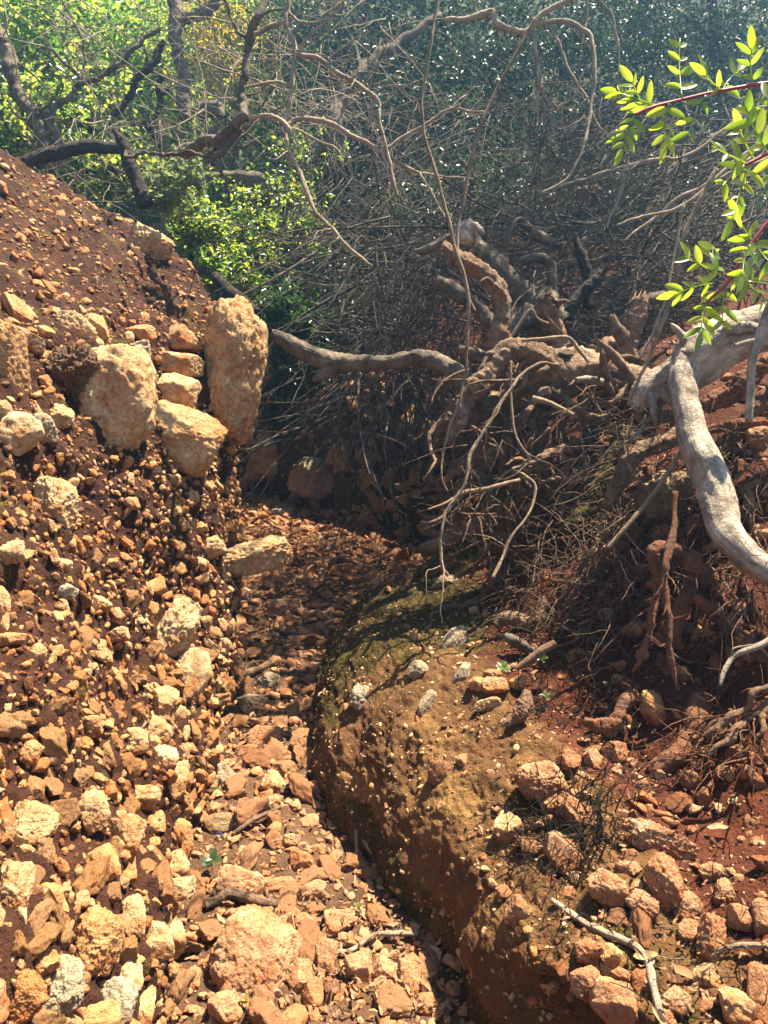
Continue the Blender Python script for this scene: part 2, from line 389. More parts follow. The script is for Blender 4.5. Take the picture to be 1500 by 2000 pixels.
K.append([A(-2.2, 7.0, -.01), A(-2.2, 7.1, .5), A(-2.2, 7.3, .9), A(-2.2, 7.7, 1.2), A(-2.1, 8.2, 1.6), A(-2, 9.4, 2.5)])
K.append([A(-4.8, 8.8, -.01), A(-4.8, 8.9, .5), A(-4.8, 9.1, .9), A(-4.8, 9.5, 1.3), A(-4.7, 10, 1.7), A(-4.6, 11, 2.6)])
def dome(k, n):
    if 1 <= n <= 7:
        b, m = k[0], k[2]
        pr = [b+(m-b)*A(t, t, f) for t, f in ((0, 0), (.05, .26), (.17, .48), (.38, .73), (.66, .90))]
    else:
        b, m = k[0], k[1]
        pr = [b, b+(m-b)*A(.18, .18, .5), b+(m-b)*A(.6, .6, .85), m, m+(k[2]-m)*A(.5, .5, .55)]
    return pr+k[2:]
K = [dome(k, n) for n, k in enumerate(K)]
G = np.array(K).transpose(1, 0, 2)
G = np.concatenate([G[:1]+A(-.02, 0, -.35), G])
SR = sheet(G, 460, 340)
def disp_right(S):
    return .035*fbm(S*3.3+9, 4)+.008*fbm(S*15+2, 3)+.006*fbm(S*48, 2)
q = SR-CAM; dq = np.maximum(q@F_, .2); uu = 750+1500*q[..., 0]/dq; vv = 1000-1500*(q@U_)/dq
for hu, hv, ru, rv, dep in ((985, 930, 200, 150, .42), (1190, 830, 150, 90, .30), (1390, 1310, 120, 60, .12), (1180, 1010, 120, 90, .14)):
    fall = np.exp(-(((uu-hu)/ru)**2+((vv-hv)/rv)**2)*1.6)*(dq > 1.5)*(dq < 5)
    SR = SR+(q/np.linalg.norm(q, axis=2)[..., None])*(fall*dep)[..., None]      # hollows washed out under the roots
mer, VR = sheet_mesh('earth_bank', SR, disp_right, M_rbank, flip=False)
ROWT = np.repeat(np.linspace(0, 1, SR.shape[0])*(G.shape[0]-1), SR.shape[1])     # 1 = foot of the mound, 6 = its middle
# moss grows along the mound's shady crest and its far shoulder
Vr = VR.reshape(-1, 3)
q = Vr-CAM; dq = q@F_; uu = 750+1500*q[:, 0]/dq; vv = 1000-1500*(q@U_)/dq
cx = np.interp(Vr[:, 1], [1.0, 1.4, 1.75, 2.1, 2.6, 3.2, 3.7], [.38, .26, .17, .03, -.14, -.2, .1])
side = np.clip((3.3-ROWT)/1.3, 0, 1)*np.clip((2.0-Vr[:, 1])/.5, 0, 1)
far_sh = np.clip((Vr[:, 1]-2.0)/.7, 0, 1)*np.clip((cx+.75-Vr[:, 0])/.35, 0, 1)*np.clip(5-Vr[:, 1], 0, 1)
wallm = np.clip((Vr[:, 1]-4.4)/.4, 0, 1)*.55
face = np.clip((3.0-ROWT)/.8, 0, 1)*.56
crestm = np.exp(-((Vr[:, 0]-cx-.17)/.07)**2)*.56*np.clip((2.0-Vr[:, 1])/.35, 0, 1)
ms = np.clip(np.maximum(np.maximum(np.maximum(np.maximum(side*.60, crestm), face), far_sh*.98), wallm*.45), 0, 1)
at = mer.attributes.new('moss', 'FLOAT', 'POINT'); at.data.foreach_set('value', ms.astype(np.float32))
tn = np.clip((.42-(Vr[:, 0]-cx))/.18, 0, 1)*np.clip((4.4-Vr[:, 1])/.5, 0, 1)
tn = np.maximum(tn, np.clip((Vr[:, 1]-4.9)/.5, 0, 1)*np.clip((-.15-Vr[:, 0])/.3, 0, 1))
at = mer.attributes.new('tan', 'FLOAT', 'POINT'); at.data.foreach_set('value', tn.astype(np.float32))
tag(obj('earth_bank', mer), kind='structure')
bvh_right = BVHTree.FromPolygons([tuple(v) for v in Vr], [tuple(p.vertices) for p in mer.polygons])

# wooded hillside closing the view
hx, hy = np.meshgrid(np.linspace(-26, 26, 150), np.linspace(5.5, 24, 90))
hz = 1.3+.52*(hy-7)+.15*np.abs(hx+1)*.5
hz -= 2.6*np.exp(-((hx+2+.9*(hy-7))/2.2)**2)*np.clip((11-hy)/4, 0, 1)
hz = np.where(hy < 7.5, hz-.9*(7.5-hy), hz)
SH = np.stack([hx, hy, hz], -1)
meh, VH = sheet_mesh('hillside', SH, lambda S: .5*fbm(S*.5, 4)+.1*fbm(S*3, 3), M_hill)
tag(obj('hillside', meh), kind='structure')

def hit(u, v, which='LRB'):
    best = None
    r = Vector(ray(u, v)); L = r.length; r = r/L
    for k, b in (('L', bvh_left), ('R', bvh_right), ('B', bvh_bed)):
        if k in which:
            h = b.ray_cast(Vector(CAM), r, 60)
            if h[0] is not None and (best is None or h[3] < best[2]): best = (np.array(h[0]), np.array(h[1]), h[3], k)
    if best is None: return None
    p, n, _, k = best
    if np.dot(n, ray(u, v)) > 0: n = -n
    return p, n, proj(p)[2], k

# ------------------------------------------------------------------ stones
def ico(sub):
    b = bmesh.new(); bmesh.ops.create_icosphere(b, subdivisions=sub, radius=1)
    v = np.array([x.co for x in b.verts]); f = np.array([[x.index for x in q.verts] for q in b.faces]); b.free()
    return v, f
ICO = {k: ico(k) for k in (2, 3, 4, 5, 6)}
def rock_shape(sub, seed, planes=11, rough=.05, lump=.12, pits=0.0, dmin=.52, asp=(1, 1, 1), box=3.2):
    r = np.random.default_rng(seed); v, f = ICO[sub]; v = v.copy()
    v = v/((np.abs(v)**box).sum(1)**(1/box))[:, None]; v = v/np.linalg.norm(v, axis=1).mean()
    v = v*(1+lump*fbm(v*1.3+seed*1.7, 2))[:, None]
    for k in range(planes):
        n = r.normal(size=3); n /= np.linalg.norm(n); d = r.uniform(dmin, .9)
        v = v-n*np.maximum(0, v@n-d)[:, None]*r.uniform(.85, 1)
    ln = np.linalg.norm(v, axis=1)[:, None]; w = v*np.asarray(asp)
    v = v+v/ln*(rough*fbm(w*3.5+seed, 4))[:, None]+v/ln*(rough*.35*fbm(w*13+seed, 2))[:, None]
    if pits:
        c = fbm(w*4.2+seed*2.3, 2); v = v-v/ln*(pits*1.3*np.clip(c-.12, 0, .6))[:, None]
        c = fbm(w*10+seed*1.3, 2); v = v-v/ln*(pits*.8*np.clip(c-.15, 0, .6))[:, None]
    v = v-(v.max(0)+v.min(0))/2
    return v/np.abs(v).max(0), f
HEROES = []          # (centre, radius) of placed stones, for keeping scatter away
def hero(name, u, v, w, h, label, mat, rot=0., sub=4, dep=.8, sink=.25, planes=11, rough=.06, pits=0.0, d=None, which='LRB', group=None, lump=.12, cat='rock', box=3.2):
    """a stone centred at photo pixel (u,v), w x h pixels large, resting in the surface there"""
    if d is None:
        H = hit(u, v, which); p, n, dd, k = H
    else:
        dd = d; p = P(u, v, d); n = -ray(u, v)
    seed = int(u*7+v*13) % 9973; sub = min(6, sub+1)
    hw, hh = w*dd/3000, h*dd/3000; hd = dep*min(hw, hh)*1.15
    V, Fc = rock_shape(sub, seed, planes, rough*1.35, lump, pits, .70 if name == 'boulder' else .58, A(hw, hh, hd)/min(hw, hh, hd), box)
    V = V*A(hw, hh, hd)
    c, s = math.cos(rot), math.sin(rot)
    V = np.stack([V[:, 0]*c-V[:, 1]*s, V[:, 0]*s+V[:, 1]*c, V[:, 2]], 1)
    f = ray(u, v); f = f/np.linalg.norm(f)
    rt = np.cross(f, U_); rt /= np.linalg.norm(rt); up = np.cross(rt, f)
    V = V[:, :1]*rt+V[:, 1:2]*up-V[:, 2:]*f
    ctr = p+(-f)*hd*(1-2*sink) if d is None else p
    o = obj(name, mesh_np(name, V, Fc, mat), loc=ctr)
    tag(o, label, cat, group)
    HEROES.append((ctr, max(hw, hh)*.85))
    return o

# ------------------------------------------------------------------ the large and telling stones, one by one
B, S, PS, RS, GR = M_boulder, M_stone, M_pathstone, M_redstone, M_greyrock
# left bank: boulders
hero('boulder', 457, 726, 126, 290, 'tallest pale boulder, pitted all over, at the right end of the left bank', B, -.10, 5, .85, .45, 5, .018, .13, d=3.27, lump=.22, box=3.4, cat='boulder')
hero('boulder', 226, 776, 158, 208, 'large smooth rounded boulder in the middle of the left bank', B, -.1, 5, .8, .35, 4, .035, .05, which='L', cat='boulder')
hero('boulder', 352, 854, 152, 128, 'tilted orange boulder wedged below the three stacked stones', B, -.45, 5, .8, .35, 4, .035, .05, which='L', cat='boulder')
hero('boulder', 140, 727, 112, 112, 'dark rough jagged boulder touching the smooth rounded boulder', M_darkrock, .2, 5, .8, .4, 16, .12, .1, which='L', cat='boulder')
hero('boulder', 16, 715, 78, 180, 'tall tan boulder cut off by the left edge of the photo', B, .1, 5, .7, .4, 10, .05, .05, which='L', cat='boulder')
hero('boulder', 293, 478, 92, 62, 'rounded boulder perched on the rim of the soil slope', B, -.45, 5, .8, .35, 9, .05, .06, which='L', cat='boulder')
hero('stone', 352, 663, 90, 60, 'topmost of three pale stones stacked beside the tallest boulder', S, -.02, 4, 1., .35, 9, .04, which='L')
hero('stone', 349, 711, 100, 46, 'flat middle stone of the three stacked beside the tallest boulder', S, -.1, 4, 1., .35, 9, .03, which='L')
hero('stone', 346, 762, 92, 66, 'lowest of three stones stacked beside the tallest boulder', B, -.15, 4, .9, .35, 10, .04, which='L')
hero('stone', 278, 651, 54, 34, 'small egg-shaped stone left of the topmost stacked stone', S, .1, 4, 1., .35, 6, .03, which='L')
hero('stone', 272, 690, 50, 62, 'grey stone half hidden behind the smooth rounded boulder', GR, -.5, 4, .8, .45, 9, .06, which='L')
hero('stone', 34, 612, 84, 52, 'long pale stone lying at the foot of the soil slope by the left edge', S, -.65, 4, .8, .35, 8, .04)
hero('stone', 56, 670, 64, 44, 'pale pointed oval stone just right of the tall edge boulder', S, -.45, 4, .8, .35, 8, .03)
hero('stone', 86, 650, 42, 30, 'small tan stone between the pointed oval stone and the dark boulder', S, 0, 3, .8, .35, 8, .04)
hero('stone', 148, 640, 84, 54, 'tan slab leaning in the soil above the dark rough boulder', B, -.7, 4, .6, .4, 10, .06)
hero('stone', 190, 648, 42, 76, 'upright narrow stone above the smooth rounded boulder', B, .3, 4, .8, .4, 10, .06)
hero('stone', 38, 845, 80, 84, 'orange rounded stone below the tall edge boulder', B, -.6, 4, .8, .35, 8, .04)
hero('stone', 6, 812, 40, 60, 'tan stone overlapping the orange rounded stone at the left edge', B, .2, 4, .8, .35, 8, .05)
hero('stone', 118, 812, 54, 52, 'brown knobby stone under the dark rough boulder', B, .2, 4, .8, .4, 12, .07)
hero('stone', 84, 838, 50, 66, 'lichen-covered stone left of the brown knobby stone', GR, .3, 4, .8, .4, 12, .07)
hero('boulder', 106, 990, 92, 122, 'pale blocky boulder standing alone among pebbles below the boulder band', B, .05, 5, .8, .35, 11, .05, .06, cat='boulder')
hero('boulder', 490, 1090, 164, 70, 'flat pale ledge rock jutting out of the bank over the gully', M_ledge, .3, 5, 1.2, .42, 11, .06, .06, d=3.2, which='L', cat='boulder')
hero('stone', 408, 1072, 66, 44, 'rounded tan stone at the root of the jutting ledge rock', B, .3, 4, .8, .4, 9, .05, which='L')
hero('boulder', 338, 1240, 76, 156, 'tall crusted pale rock leaning out of the bank corner', M_ledge, -.5, 5, .9, .3, 11, .06, .06, which='L', cat='boulder')
hero('stone', 374, 1318, 74, 104, 'smooth orange slab leaning below the crusted pale rock', B, -.35, 4, .7, .35, 9, .03, which='L')
hero('stone', 318, 1370, 56, 62, 'orange stone left of the smooth leaning slab', B, -.3, 4, .8, .35, 9, .05, which='L')
hero('stone', 345, 1316, 26, 22, 'small pale holed stone on top of the smooth leaning slab', S, .1, 3, .8, .2, 9, .1, which='L')
hero('stone', 305, 1436, 60, 74, 'pale grey angular stone on the bank corner below the slab', S, -.4, 4, .8, .3, 11, .06, which='L')
hero('stone', 262, 1448, 56, 58, 'tan wedge stone left of the grey angular corner stone', B, .3, 4, .8, .3, 10, .05, which='L')
hero('stone', 322, 1478, 52, 52, 'rounded tan stone just below the grey angular corner stone', B, .2, 4, .8, .3, 9, .05, which='L')
hero('stone', 18, 1080, 62, 48, 'bright orange stone at the left edge level with the ledge rock', B, .15, 4, .8, .3, 9, .05)
hero('stone', 6, 1180, 28, 74, 'upright tan stone cut by the left edge above a flat one', B, .05, 4, .8, .35, 9, .04)
hero('stone', 20, 1249, 62, 30, 'flat cream stone at the left edge under the upright tan one', S, .1, 4, .8, .3, 9, .04)
hero('stone', 130, 1156, 46, 36, 'grey rounded stone in the pebbly face right of the flat cream stone', GR, .1, 4, .8, .3, 9, .05)
hero('stone', 122, 1105, 38, 30, 'grey-white egg-shaped stone in the upper pebbly face', S, -.1, 4, .8, .3, 8, .04)
hero('stone', 195, 1180, 48, 32, 'pale chipped stone in the middle of the pebbly face', S, -.3, 4, .8, .3, 10, .06)
hero('stone', 232, 1240, 42, 34, 'cream stone with dark moss above it in the pebbly face', S, 0, 4, .8, .3, 9, .05)
hero('stone', 258, 983, 34, 26, 'pinkish oval stone near the top of the pebbly face', S, -.1, 3, .8, .3, 8, .04)
hero('stone', 180, 1420, 42, 46, 'grey-cream block with flat top in the lower pebbly face', S, .1, 4, .8, .25, 11, .05)
hero('stone', 72, 1282, 40, 52, 'tilted tan stone right of the flat cream edge stone', B, -.4, 4, .8, .3, 9, .05)
hero('stone', 205, 1285, 28, 50, 'slim upright cream stone in the middle pebbly face', S, .15, 4, .8, .25, 9, .05)
hero('stone', 60, 1470, 42, 50, 'cream wedge stone beside yellow moss at the left edge', S, -.4, 4, .8, .25, 10, .05)
# lower left of the bank
hero('stone', 270, 1562, 86, 56, 'broad white crusted stone at the bank corner above the gully floor', S, -.1, 4, .9, .25, 11, .06, .05, which='L')
hero('stone', 58, 1620, 96, 104, 'big brown-dusted rounded stone at the left edge of the lower bank', B, -.4, 5, .8, .3, 10, .05, .04)
hero('stone', 183, 1583, 58, 80, 'brown pear-shaped stone between the big brown one and the white crusted one', B, .2, 4, .8, .3, 10, .05)
hero('stone', 247, 1640, 58, 96, 'long cream stone leaning left under the broad white crusted stone', S, -.35, 4, .8, .25, 11, .06)
hero('stone', 200, 1688, 64, 70, 'pale faceted stone left of the long leaning cream stone', S, .2, 4, .9, .2, 12, .04)
hero('stone', 354, 1640, 46, 84, 'white upright stone at the edge of the gully floor', S, .1, 4, .8, .3, 11, .06, which='L')
hero('stone', 336, 1692, 66, 58, 'rounded cream stone under the white upright stone', S, .35, 4, .8, .25, 9, .05, which='L')
hero('stone', 392, 1655, 46, 60, 'tan stone leaning over the gully floor beside the white upright stone', B, -.5, 4, .8, .3, 9, .05, which='L')
hero('stone', 345, 1520, 44, 76, 'tall tan stone of the corner column right of the white crusted stone', B, -.3, 4, .8, .3, 9, .05, which='L')
hero('stone', 26, 1745, 66, 120, 'long white-topped stone at the left edge of the lower bank', S, -.3, 5, .8, .3, 10, .05)
hero('stone', 98, 1752, 52, 56, 'small rounded cream stone right of the long white-topped stone', S, 0, 4, .8, .25, 9, .05)
hero('stone', 158, 1758, 36, 34, 'small square cream stone below the pale faceted stone', S, 0, 3, .9, .25, 12, .04)
hero('boulder', 192, 1838, 96, 122, 'grey-topped boulder with an orange face in the lower left bank', B, -.3, 5, .8, .25, 12, .06, .05, cat='boulder')
hero('stone', 302, 1834, 68, 84, 'smooth tan block near the foot of the lower left bank', B, .15, 4, .8, .25, 10, .03)
hero('stone', 342, 1788, 50, 52, 'knobbly tan stone right above the smooth tan block', B, .2, 4, .8, .25, 11, .08, which='L')
hero('stone', 338, 1738, 96, 50, 'wide orange ledge stone over a hollow near the bank foot', B, .15, 4, .8, .35, 10, .06, which='L')
hero('stone', 262, 1790, 46, 80, 'upright tan stone left of the knobbly tan stone', B, .1, 4, .8, .3, 10, .06)
hero('boulder', 44, 1948, 88, 88, 'bright cream boulder nearest the bottom left corner', S, .4, 5, .8, .25, 11, .05, .05, cat='boulder')
hero('boulder', 122, 1930, 88, 114, 'grey-veined boulder right of the bright cream corner boulder', GR, -.3, 5, .8, .25, 11, .07, .05, cat='boulder')
hero('stone', 84, 1880, 60, 50, 'orange stone above the grey-veined boulder', B, .4, 4, .8, .25, 9, .05)
hero('stone', 230, 1960, 72, 92, 'dark grey-brown stone at the bottom of the left bank', GR, -.2, 4, .8, .25, 11, .06)
hero('stone', 278, 1975, 46, 90, 'smooth grey stone standing right of the dark grey-brown stone', S, -.25, 4, .8, .25, 11, .04)
hero('stone', 190, 1990, 92, 56, 'low cream stone at the bottom edge behind the violet flower', S, .05, 4, .8, .25, 9, .05)
hero('stone', 252, 1900, 52, 72, 'tall tan stone above the dark grey-brown stone', B, .15, 4, .8, .3, 10, .05)
# gully floor
hero('flat_rock', 500, 1868, 168, 168, 'broad flat orange rock lying in the gully floor', PS, -.5, 5, .42, .12, 7, .04, .05, which='B')
hero('stone', 440, 1972, 66, 66, 'orange stone below the broad flat rock at the bottom edge', PS, .2, 4, .8, .3, 9, .05, which='B')
hero('stone', 585, 1906, 56, 58, 'reddish angular stone touching the right side of the broad flat rock', PS, .3, 4, .8, .25, 11, .04, which='B')
hero('stone', 610, 1942, 46, 58, 'triangular orange stone below the reddish angular stone', PS, .2, 4, .8, .25, 12, .03, which='B')
hero('stone', 636, 1868, 48, 64, 'pinkish upright stone above the triangular orange stone', PS, -.2, 4, .8, .25, 10, .05, which='B')
hero('stone', 700, 1892, 56, 66, 'pale orange block left of the pair of flat stones', PS, .1, 4, .8, .25, 11, .04, which='B')
hero('stone', 752, 1890, 58, 42, 'small flat stone between the pale orange block and the tall dusty slab', PS, -.1, 4, .8, .25, 10, .04, which='B')
hero('stone', 804, 1912, 60, 86, 'tall dusty slab lying against the foot of the mound', PS, .1, 4, .5, .3, 10, .05, which='B')
hero('stone', 470, 1726, 100, 58, 'brown dusty stone above the twisted root on the gully floor', PS, -.35, 4, .8, .3, 10, .05, which='B')
hero('stone', 546, 1732, 66, 36, 'pale long stone right of the brown dusty stone', PS, .05, 4, .8, .3, 9, .04, which='B')
hero('stone', 606, 1744, 72, 38, 'tan stone leaning up to the right in the middle of the path', PS, .45, 4, .8, .3, 9, .05, which='B')
hero('stone', 588, 1680, 48, 44, 'rounded rust-stained stone in the middle of the path', PS, .1, 4, .8, .2, 9, .05, which='B')
hero('stone', 570, 1642, 38, 28, 'mottled pink and white pebble above the rust-stained stone', S, -.1, 4, .8, .2, 8, .05, which='B')
hero('stone', 535, 1626, 36, 38, 'small cream stone left of the mottled pebble', S, .2, 4, .8, .2, 9, .04, which='B')
hero('stone', 535, 1530, 50, 46, 'cream oval stone beside a dark stick on the path', S, -.5, 4, .8, .25, 9, .04, which='B')
hero('stone', 520, 1438, 84, 42, 'flat dusty stone alone across the middle of the path', PS, -.05, 4, .6, .3, 11, .05, which='B')
hero('stone', 525, 1335, 52, 46, 'grey stone in the shaded stretch of the path', GR, -.5, 4, .8, .3, 10, .05, which='B')
hero('stone', 490, 1370, 56, 30, 'low grey-green stone left of the grey shaded stone', GR, .05, 4, .8, .3, 10, .07, which='B')
hero('stone', 556, 1190, 74, 46, 'largest brown stone at the far end of the path', PS, .1, 4, .8, .3, 10, .06, which='B')
hero('stone', 580, 1255, 44, 30, 'flat pinkish stone nearer than the largest far brown stone', PS, -.05, 4, .8, .3, 10, .05, which='B')
hero('stone', 553, 1005, 50, 28, 'green-tinged stone where the path bends out of sight', GR, .1, 4, .8, .3, 9, .06, which='B')
hero('stone', 430, 1520, 72, 66, 'brown weathered stone at the foot of the bank corner', GR, .2, 4, .8, .35, 10, .06, which='B')
hero('stone', 435, 1610, 78, 46, 'low greenish slab by the small leafy plant', GR, .05, 4, .6, .35, 11, .05, which='B')
hero('stone', 530, 1575, 46, 40, 'tan rough stone between the cream oval stone and the small cream one', PS, .3, 4, .8, .3, 10, .06, which='B')
hero('stone', 665, 1800, 62, 54, 'faded brown stone above the pale orange block', PS, .2, 4, .7, .3, 10, .04, which='B')
hero('stone', 830, 1960, 40, 46, 'orange stone under the tall dusty slab', PS, -.3, 4, .8, .3, 10, .05, which='B')
# mound and right bank
hero('stone', 1055, 1524, 102, 72, 'biggest rounded orange stone on the mound', RS, .15, 5, .9, .15, 10, .05, .05, which='R')
hero('stone', 1085, 1566, 66, 36, 'smooth grey-tan stone tucked under the biggest orange stone', S, .25, 4, .8, .2, 9, .03, which='R')
hero('stone', 1122, 1584, 80, 58, 'flat-faced tan stone in front of the smooth grey-tan one', RS, -.1, 4, .8, .2, 11, .05, which='R')
hero('stone', 1134, 1552, 44, 20, 'flat brown stone behind the flat-faced tan stone', PS, 0, 3, .8, .2, 9, .03, which='R')
hero('stone', 992, 1616, 58, 52, 'pale wedge stone left of the dark rootlet tangle', S, .5, 4, .8, .2, 11, .04, which='R')
hero('stone', 1100, 1668, 62, 92, 'tan stone under the dark rootlet tangle', RS, .7, 4, .6, .25, 10, .04, which='R')
hero('stone', 1012, 1782, 54, 62, 'rust-coloured stone alone on the mound crest', RS, -.3, 4, .8, .2, 11, .04, which='R')
hero('stone', 1186, 1735, 82, 62, 'mottled rounded stone left of the tall leaning block', RS, -.45, 4, .8, .2, 9, .06, .04, which='R')
hero('stone', 1294, 1722, 74, 104, 'tall leaning block with pocked face on the right slope', RS, .3, 5, .7, .15, 11, .05, .06, which='R')
hero('stone', 1258, 1768, 70, 46, 'red crumbly stone under the tall leaning block', RS, -.5, 4, .8, .25, 11, .07, which='R')
hero('stone', 1228, 1696, 52, 28, 'small flat stone above the mottled rounded stone', RS, .1, 3, .8, .2, 9, .05, which='R')
hero('stone', 1342, 1772, 50, 60, 'red-brown slab right of the tall leaning block', RS, -.5, 4, .6, .25, 10, .05, which='R')
hero('stone', 1386, 1834, 54, 94, 'tall pocked tan stone right of the stick', RS, -.3, 4, .8, .15, 10, .06, .06, which='R')
hero('stone', 1346, 1818, 42, 44, 'small rounded stone left of the tall pocked tan stone', RS, 0, 3, .8, .2, 9, .06, which='R')
hero('stone', 1154, 1860, 64, 48, 'stone with a dark pit lying left of the stick', RS, -.1, 4, .8, .2, 10, .05, .12, which='R')
hero('stone', 1194, 1866, 40, 42, 'pale broken stone between the pitted stone and the stick', S, -.2, 4, .8, .2, 11, .05, which='R')
hero('stone', 1143, 1922, 64, 62, 'rounded reddish stone under the pitted stone', RS, .2, 4, .8, .2, 9, .05, which='R')
hero('stone', 1200, 1954, 98, 84, 'flat brick-red slab near the bottom right of the mound', RS, -.5, 4, .6, .2, 11, .04, which='R')
hero('stone', 1212, 1904, 42, 26, 'small orange stone above the brick-red slab', RS, -.3, 3, .8, .2, 9, .05, which='R')
hero('stone', 1252, 1918, 40, 46, 'pink-white stone touching the stick above the brick-red slab', RS, .1, 4, .8, .2, 10, .05, which='R')
hero('stone', 1320, 1955, 52, 50, 'red and white stone right of the stick near the bottom', RS, -.4, 4, .8, .2, 10, .05, which='R')
hero('stone', 1378, 1906, 54, 46, 'whitish block right of the long pale leaf', S, .1, 4, .8, .2, 11, .05, which='R')
hero('stone', 1436, 1968, 72, 66, 'white and orange angular stone at the bottom right', S, -.2, 4, .8, .2, 12, .04, which='R')
hero('stone', 1488, 1945, 54, 116, 'tall orange stone cut off by the bottom right corner', RS, .05, 4, .8, .25, 9, .04, which='R')
hero('stone', 1492, 1800, 46, 84, 'tall flat orange stone at the right edge', RS, .1, 4, .7, .25, 9, .04, which='R')
hero('stone', 1448, 1792, 58, 48, 'shiny red-brown stone left of the tall flat edge stone', RS, .05, 4, .8, .2, 9, .04, which='R')
hero('stone', 1412, 1745, 44, 56, 'cracked tan stone behind the shiny red-brown stone', RS, .3, 4, .8, .2, 10, .06, which='R')
hero('stone', 1394, 1702, 52, 36, 'tan stone at the top of the loose heap by the right edge', RS, .35, 4, .8, .2, 10, .05, which='R')
hero('flat_rock', 1285, 1645, 148, 72, 'crumbling red slab half buried in the red slope', RS, -.2, 5, .6, .4, 12, .08, .06, which='R')
hero('stone', 1110, 1484, 50, 48, 'red hollow-faced stone first in a row of three', RS, .1, 4, .8, .2, 10, .05, .08, which='R')
hero('stone', 1156, 1484, 36, 42, 'narrow red stone in the middle of a row of three', RS, .1, 4, .8, .2, 10, .05, which='R')
hero('stone', 1200, 1470, 50, 44, 'rounded orange stone last in a row of three under the roots', RS, .1, 4, .8, .2, 10, .05, which='R')
hero('stone', 1276, 1386, 50, 80, 'pale wedge stone standing in the red face above the thick root', S, .5, 4, .7, .15, 9, .03, which='R')
hero('stone', 1330, 1318, 38, 36, 'square orange stone set in the red face right of the hanging root', RS, 0, 3, .8, .25, 11, .04, which='R')
hero('stone', 1308, 975, 138, 122, 'large ochre rock held in the roots behind the bleached limb', GR, -.1, 5, .8, .3, 11, .08, .12, which='R', cat='boulder')
hero('stone', 1238, 1042, 40, 50, 'tan triangular stone under the large ochre rock', S, -.2, 4, .8, .3, 10, .04, which='R')
hero('stone', 1295, 1040, 48, 34, 'orange stone right of the tan triangular stone', RS, .2, 4, .8, .3, 9, .05, which='R')
hero('stone', 1482, 862, 52, 58, 'tan stone in the rooty bank at the right edge', RS, .1, 4, .8, .3, 9, .05, which='R')
hero('stone', 1488, 1048, 44, 30, 'orange stone at the right edge below the bleached limb', RS, .1, 4, .8, .3, 9, .05, which='R')
hero('stone', 1236, 1230, 48, 32, 'round tan stone on the dark litter under the roots', RS, .1, 4, .8, .2, 9, .05, which='R')
hero('stone', 1184, 1200, 30, 26, 'small square pale stone on the dark litter', S, 0, 3, .8, .2, 11, .04, which='R')
hero('stone', 886, 1256, 46, 78, 'grey-white slab tilted on the mound top', GR, -.6, 4, .6, .2, 12, .05, which='R')
hero('stone', 905, 1318, 30, 54, 'pale narrow slab below the grey-white tilted slab', GR, -.5, 4, .6, .2, 12, .05, which='R')
hero('stone', 834, 1378, 34, 66, 'mossy grey slab leaning on the mound top', GR, -.45, 4, .6, .25, 12, .05, which='R')
hero('stone', 703, 1362, 40, 52, 'rough grey rock near the mound crest', GR, -.3, 4, .8, .3, 12, .1, .05, which='R')
hero('stone', 818, 1312, 46, 44, 'dark grey slab left of the pale narrow slab', GR, -.6, 4, .6, .25, 12, .06, which='R')
hero('stone', 968, 1338, 54, 36, 'tan stone below the green sprout on the mound', S, .1, 4, .8, .2, 9, .05, which='R')
hero('stone', 930, 1336, 32, 30, 'cream stone left of the tan stone by the sprout', S, 0, 3, .8, .2, 10, .05, which='R')
hero('stone', 1013, 1334, 36, 30, 'white block right of the tan stone by the sprout', S, .2, 3, .8, .2, 12, .05, which='R')
hero('stone', 952, 1378, 60, 28, 'pair-like long cream stone below the tan stone by the sprout', S, .3, 4, .8, .2, 10, .06, which='R')
hero('stone', 870, 1140, 66, 34, 'mossy pale rock on the far tip of the mound', GR, .2, 4, .8, .3, 12, .06, which='R')
hero('stone', 925, 1194, 20, 22, 'small cream stone on the dark soil behind the mound top', S, 0, 3, .8, .2, 10, .05, which='R')
# far wall of the gully
hero('boulder', 620, 935, 120, 88, 'yellowish rock at the foot of the far gully wall', GR, -.1, 4, .7, .4, 11, .07, .05, d=6.0, which='R', cat='boulder')
hero('boulder', 525, 890, 72, 110, 'ochre rock beside the tallest boulder on the far gully wall', B, -.5, 4, .7, .4, 11, .07, .05, d=6.4, cat='boulder')
hero('boulder', 1120, 385, 120, 34, 'flat tan rock half hidden behind the hanging twigs', GR, .15, 4, .9, .4, 11, .06, d=5.4, cat='boulder')

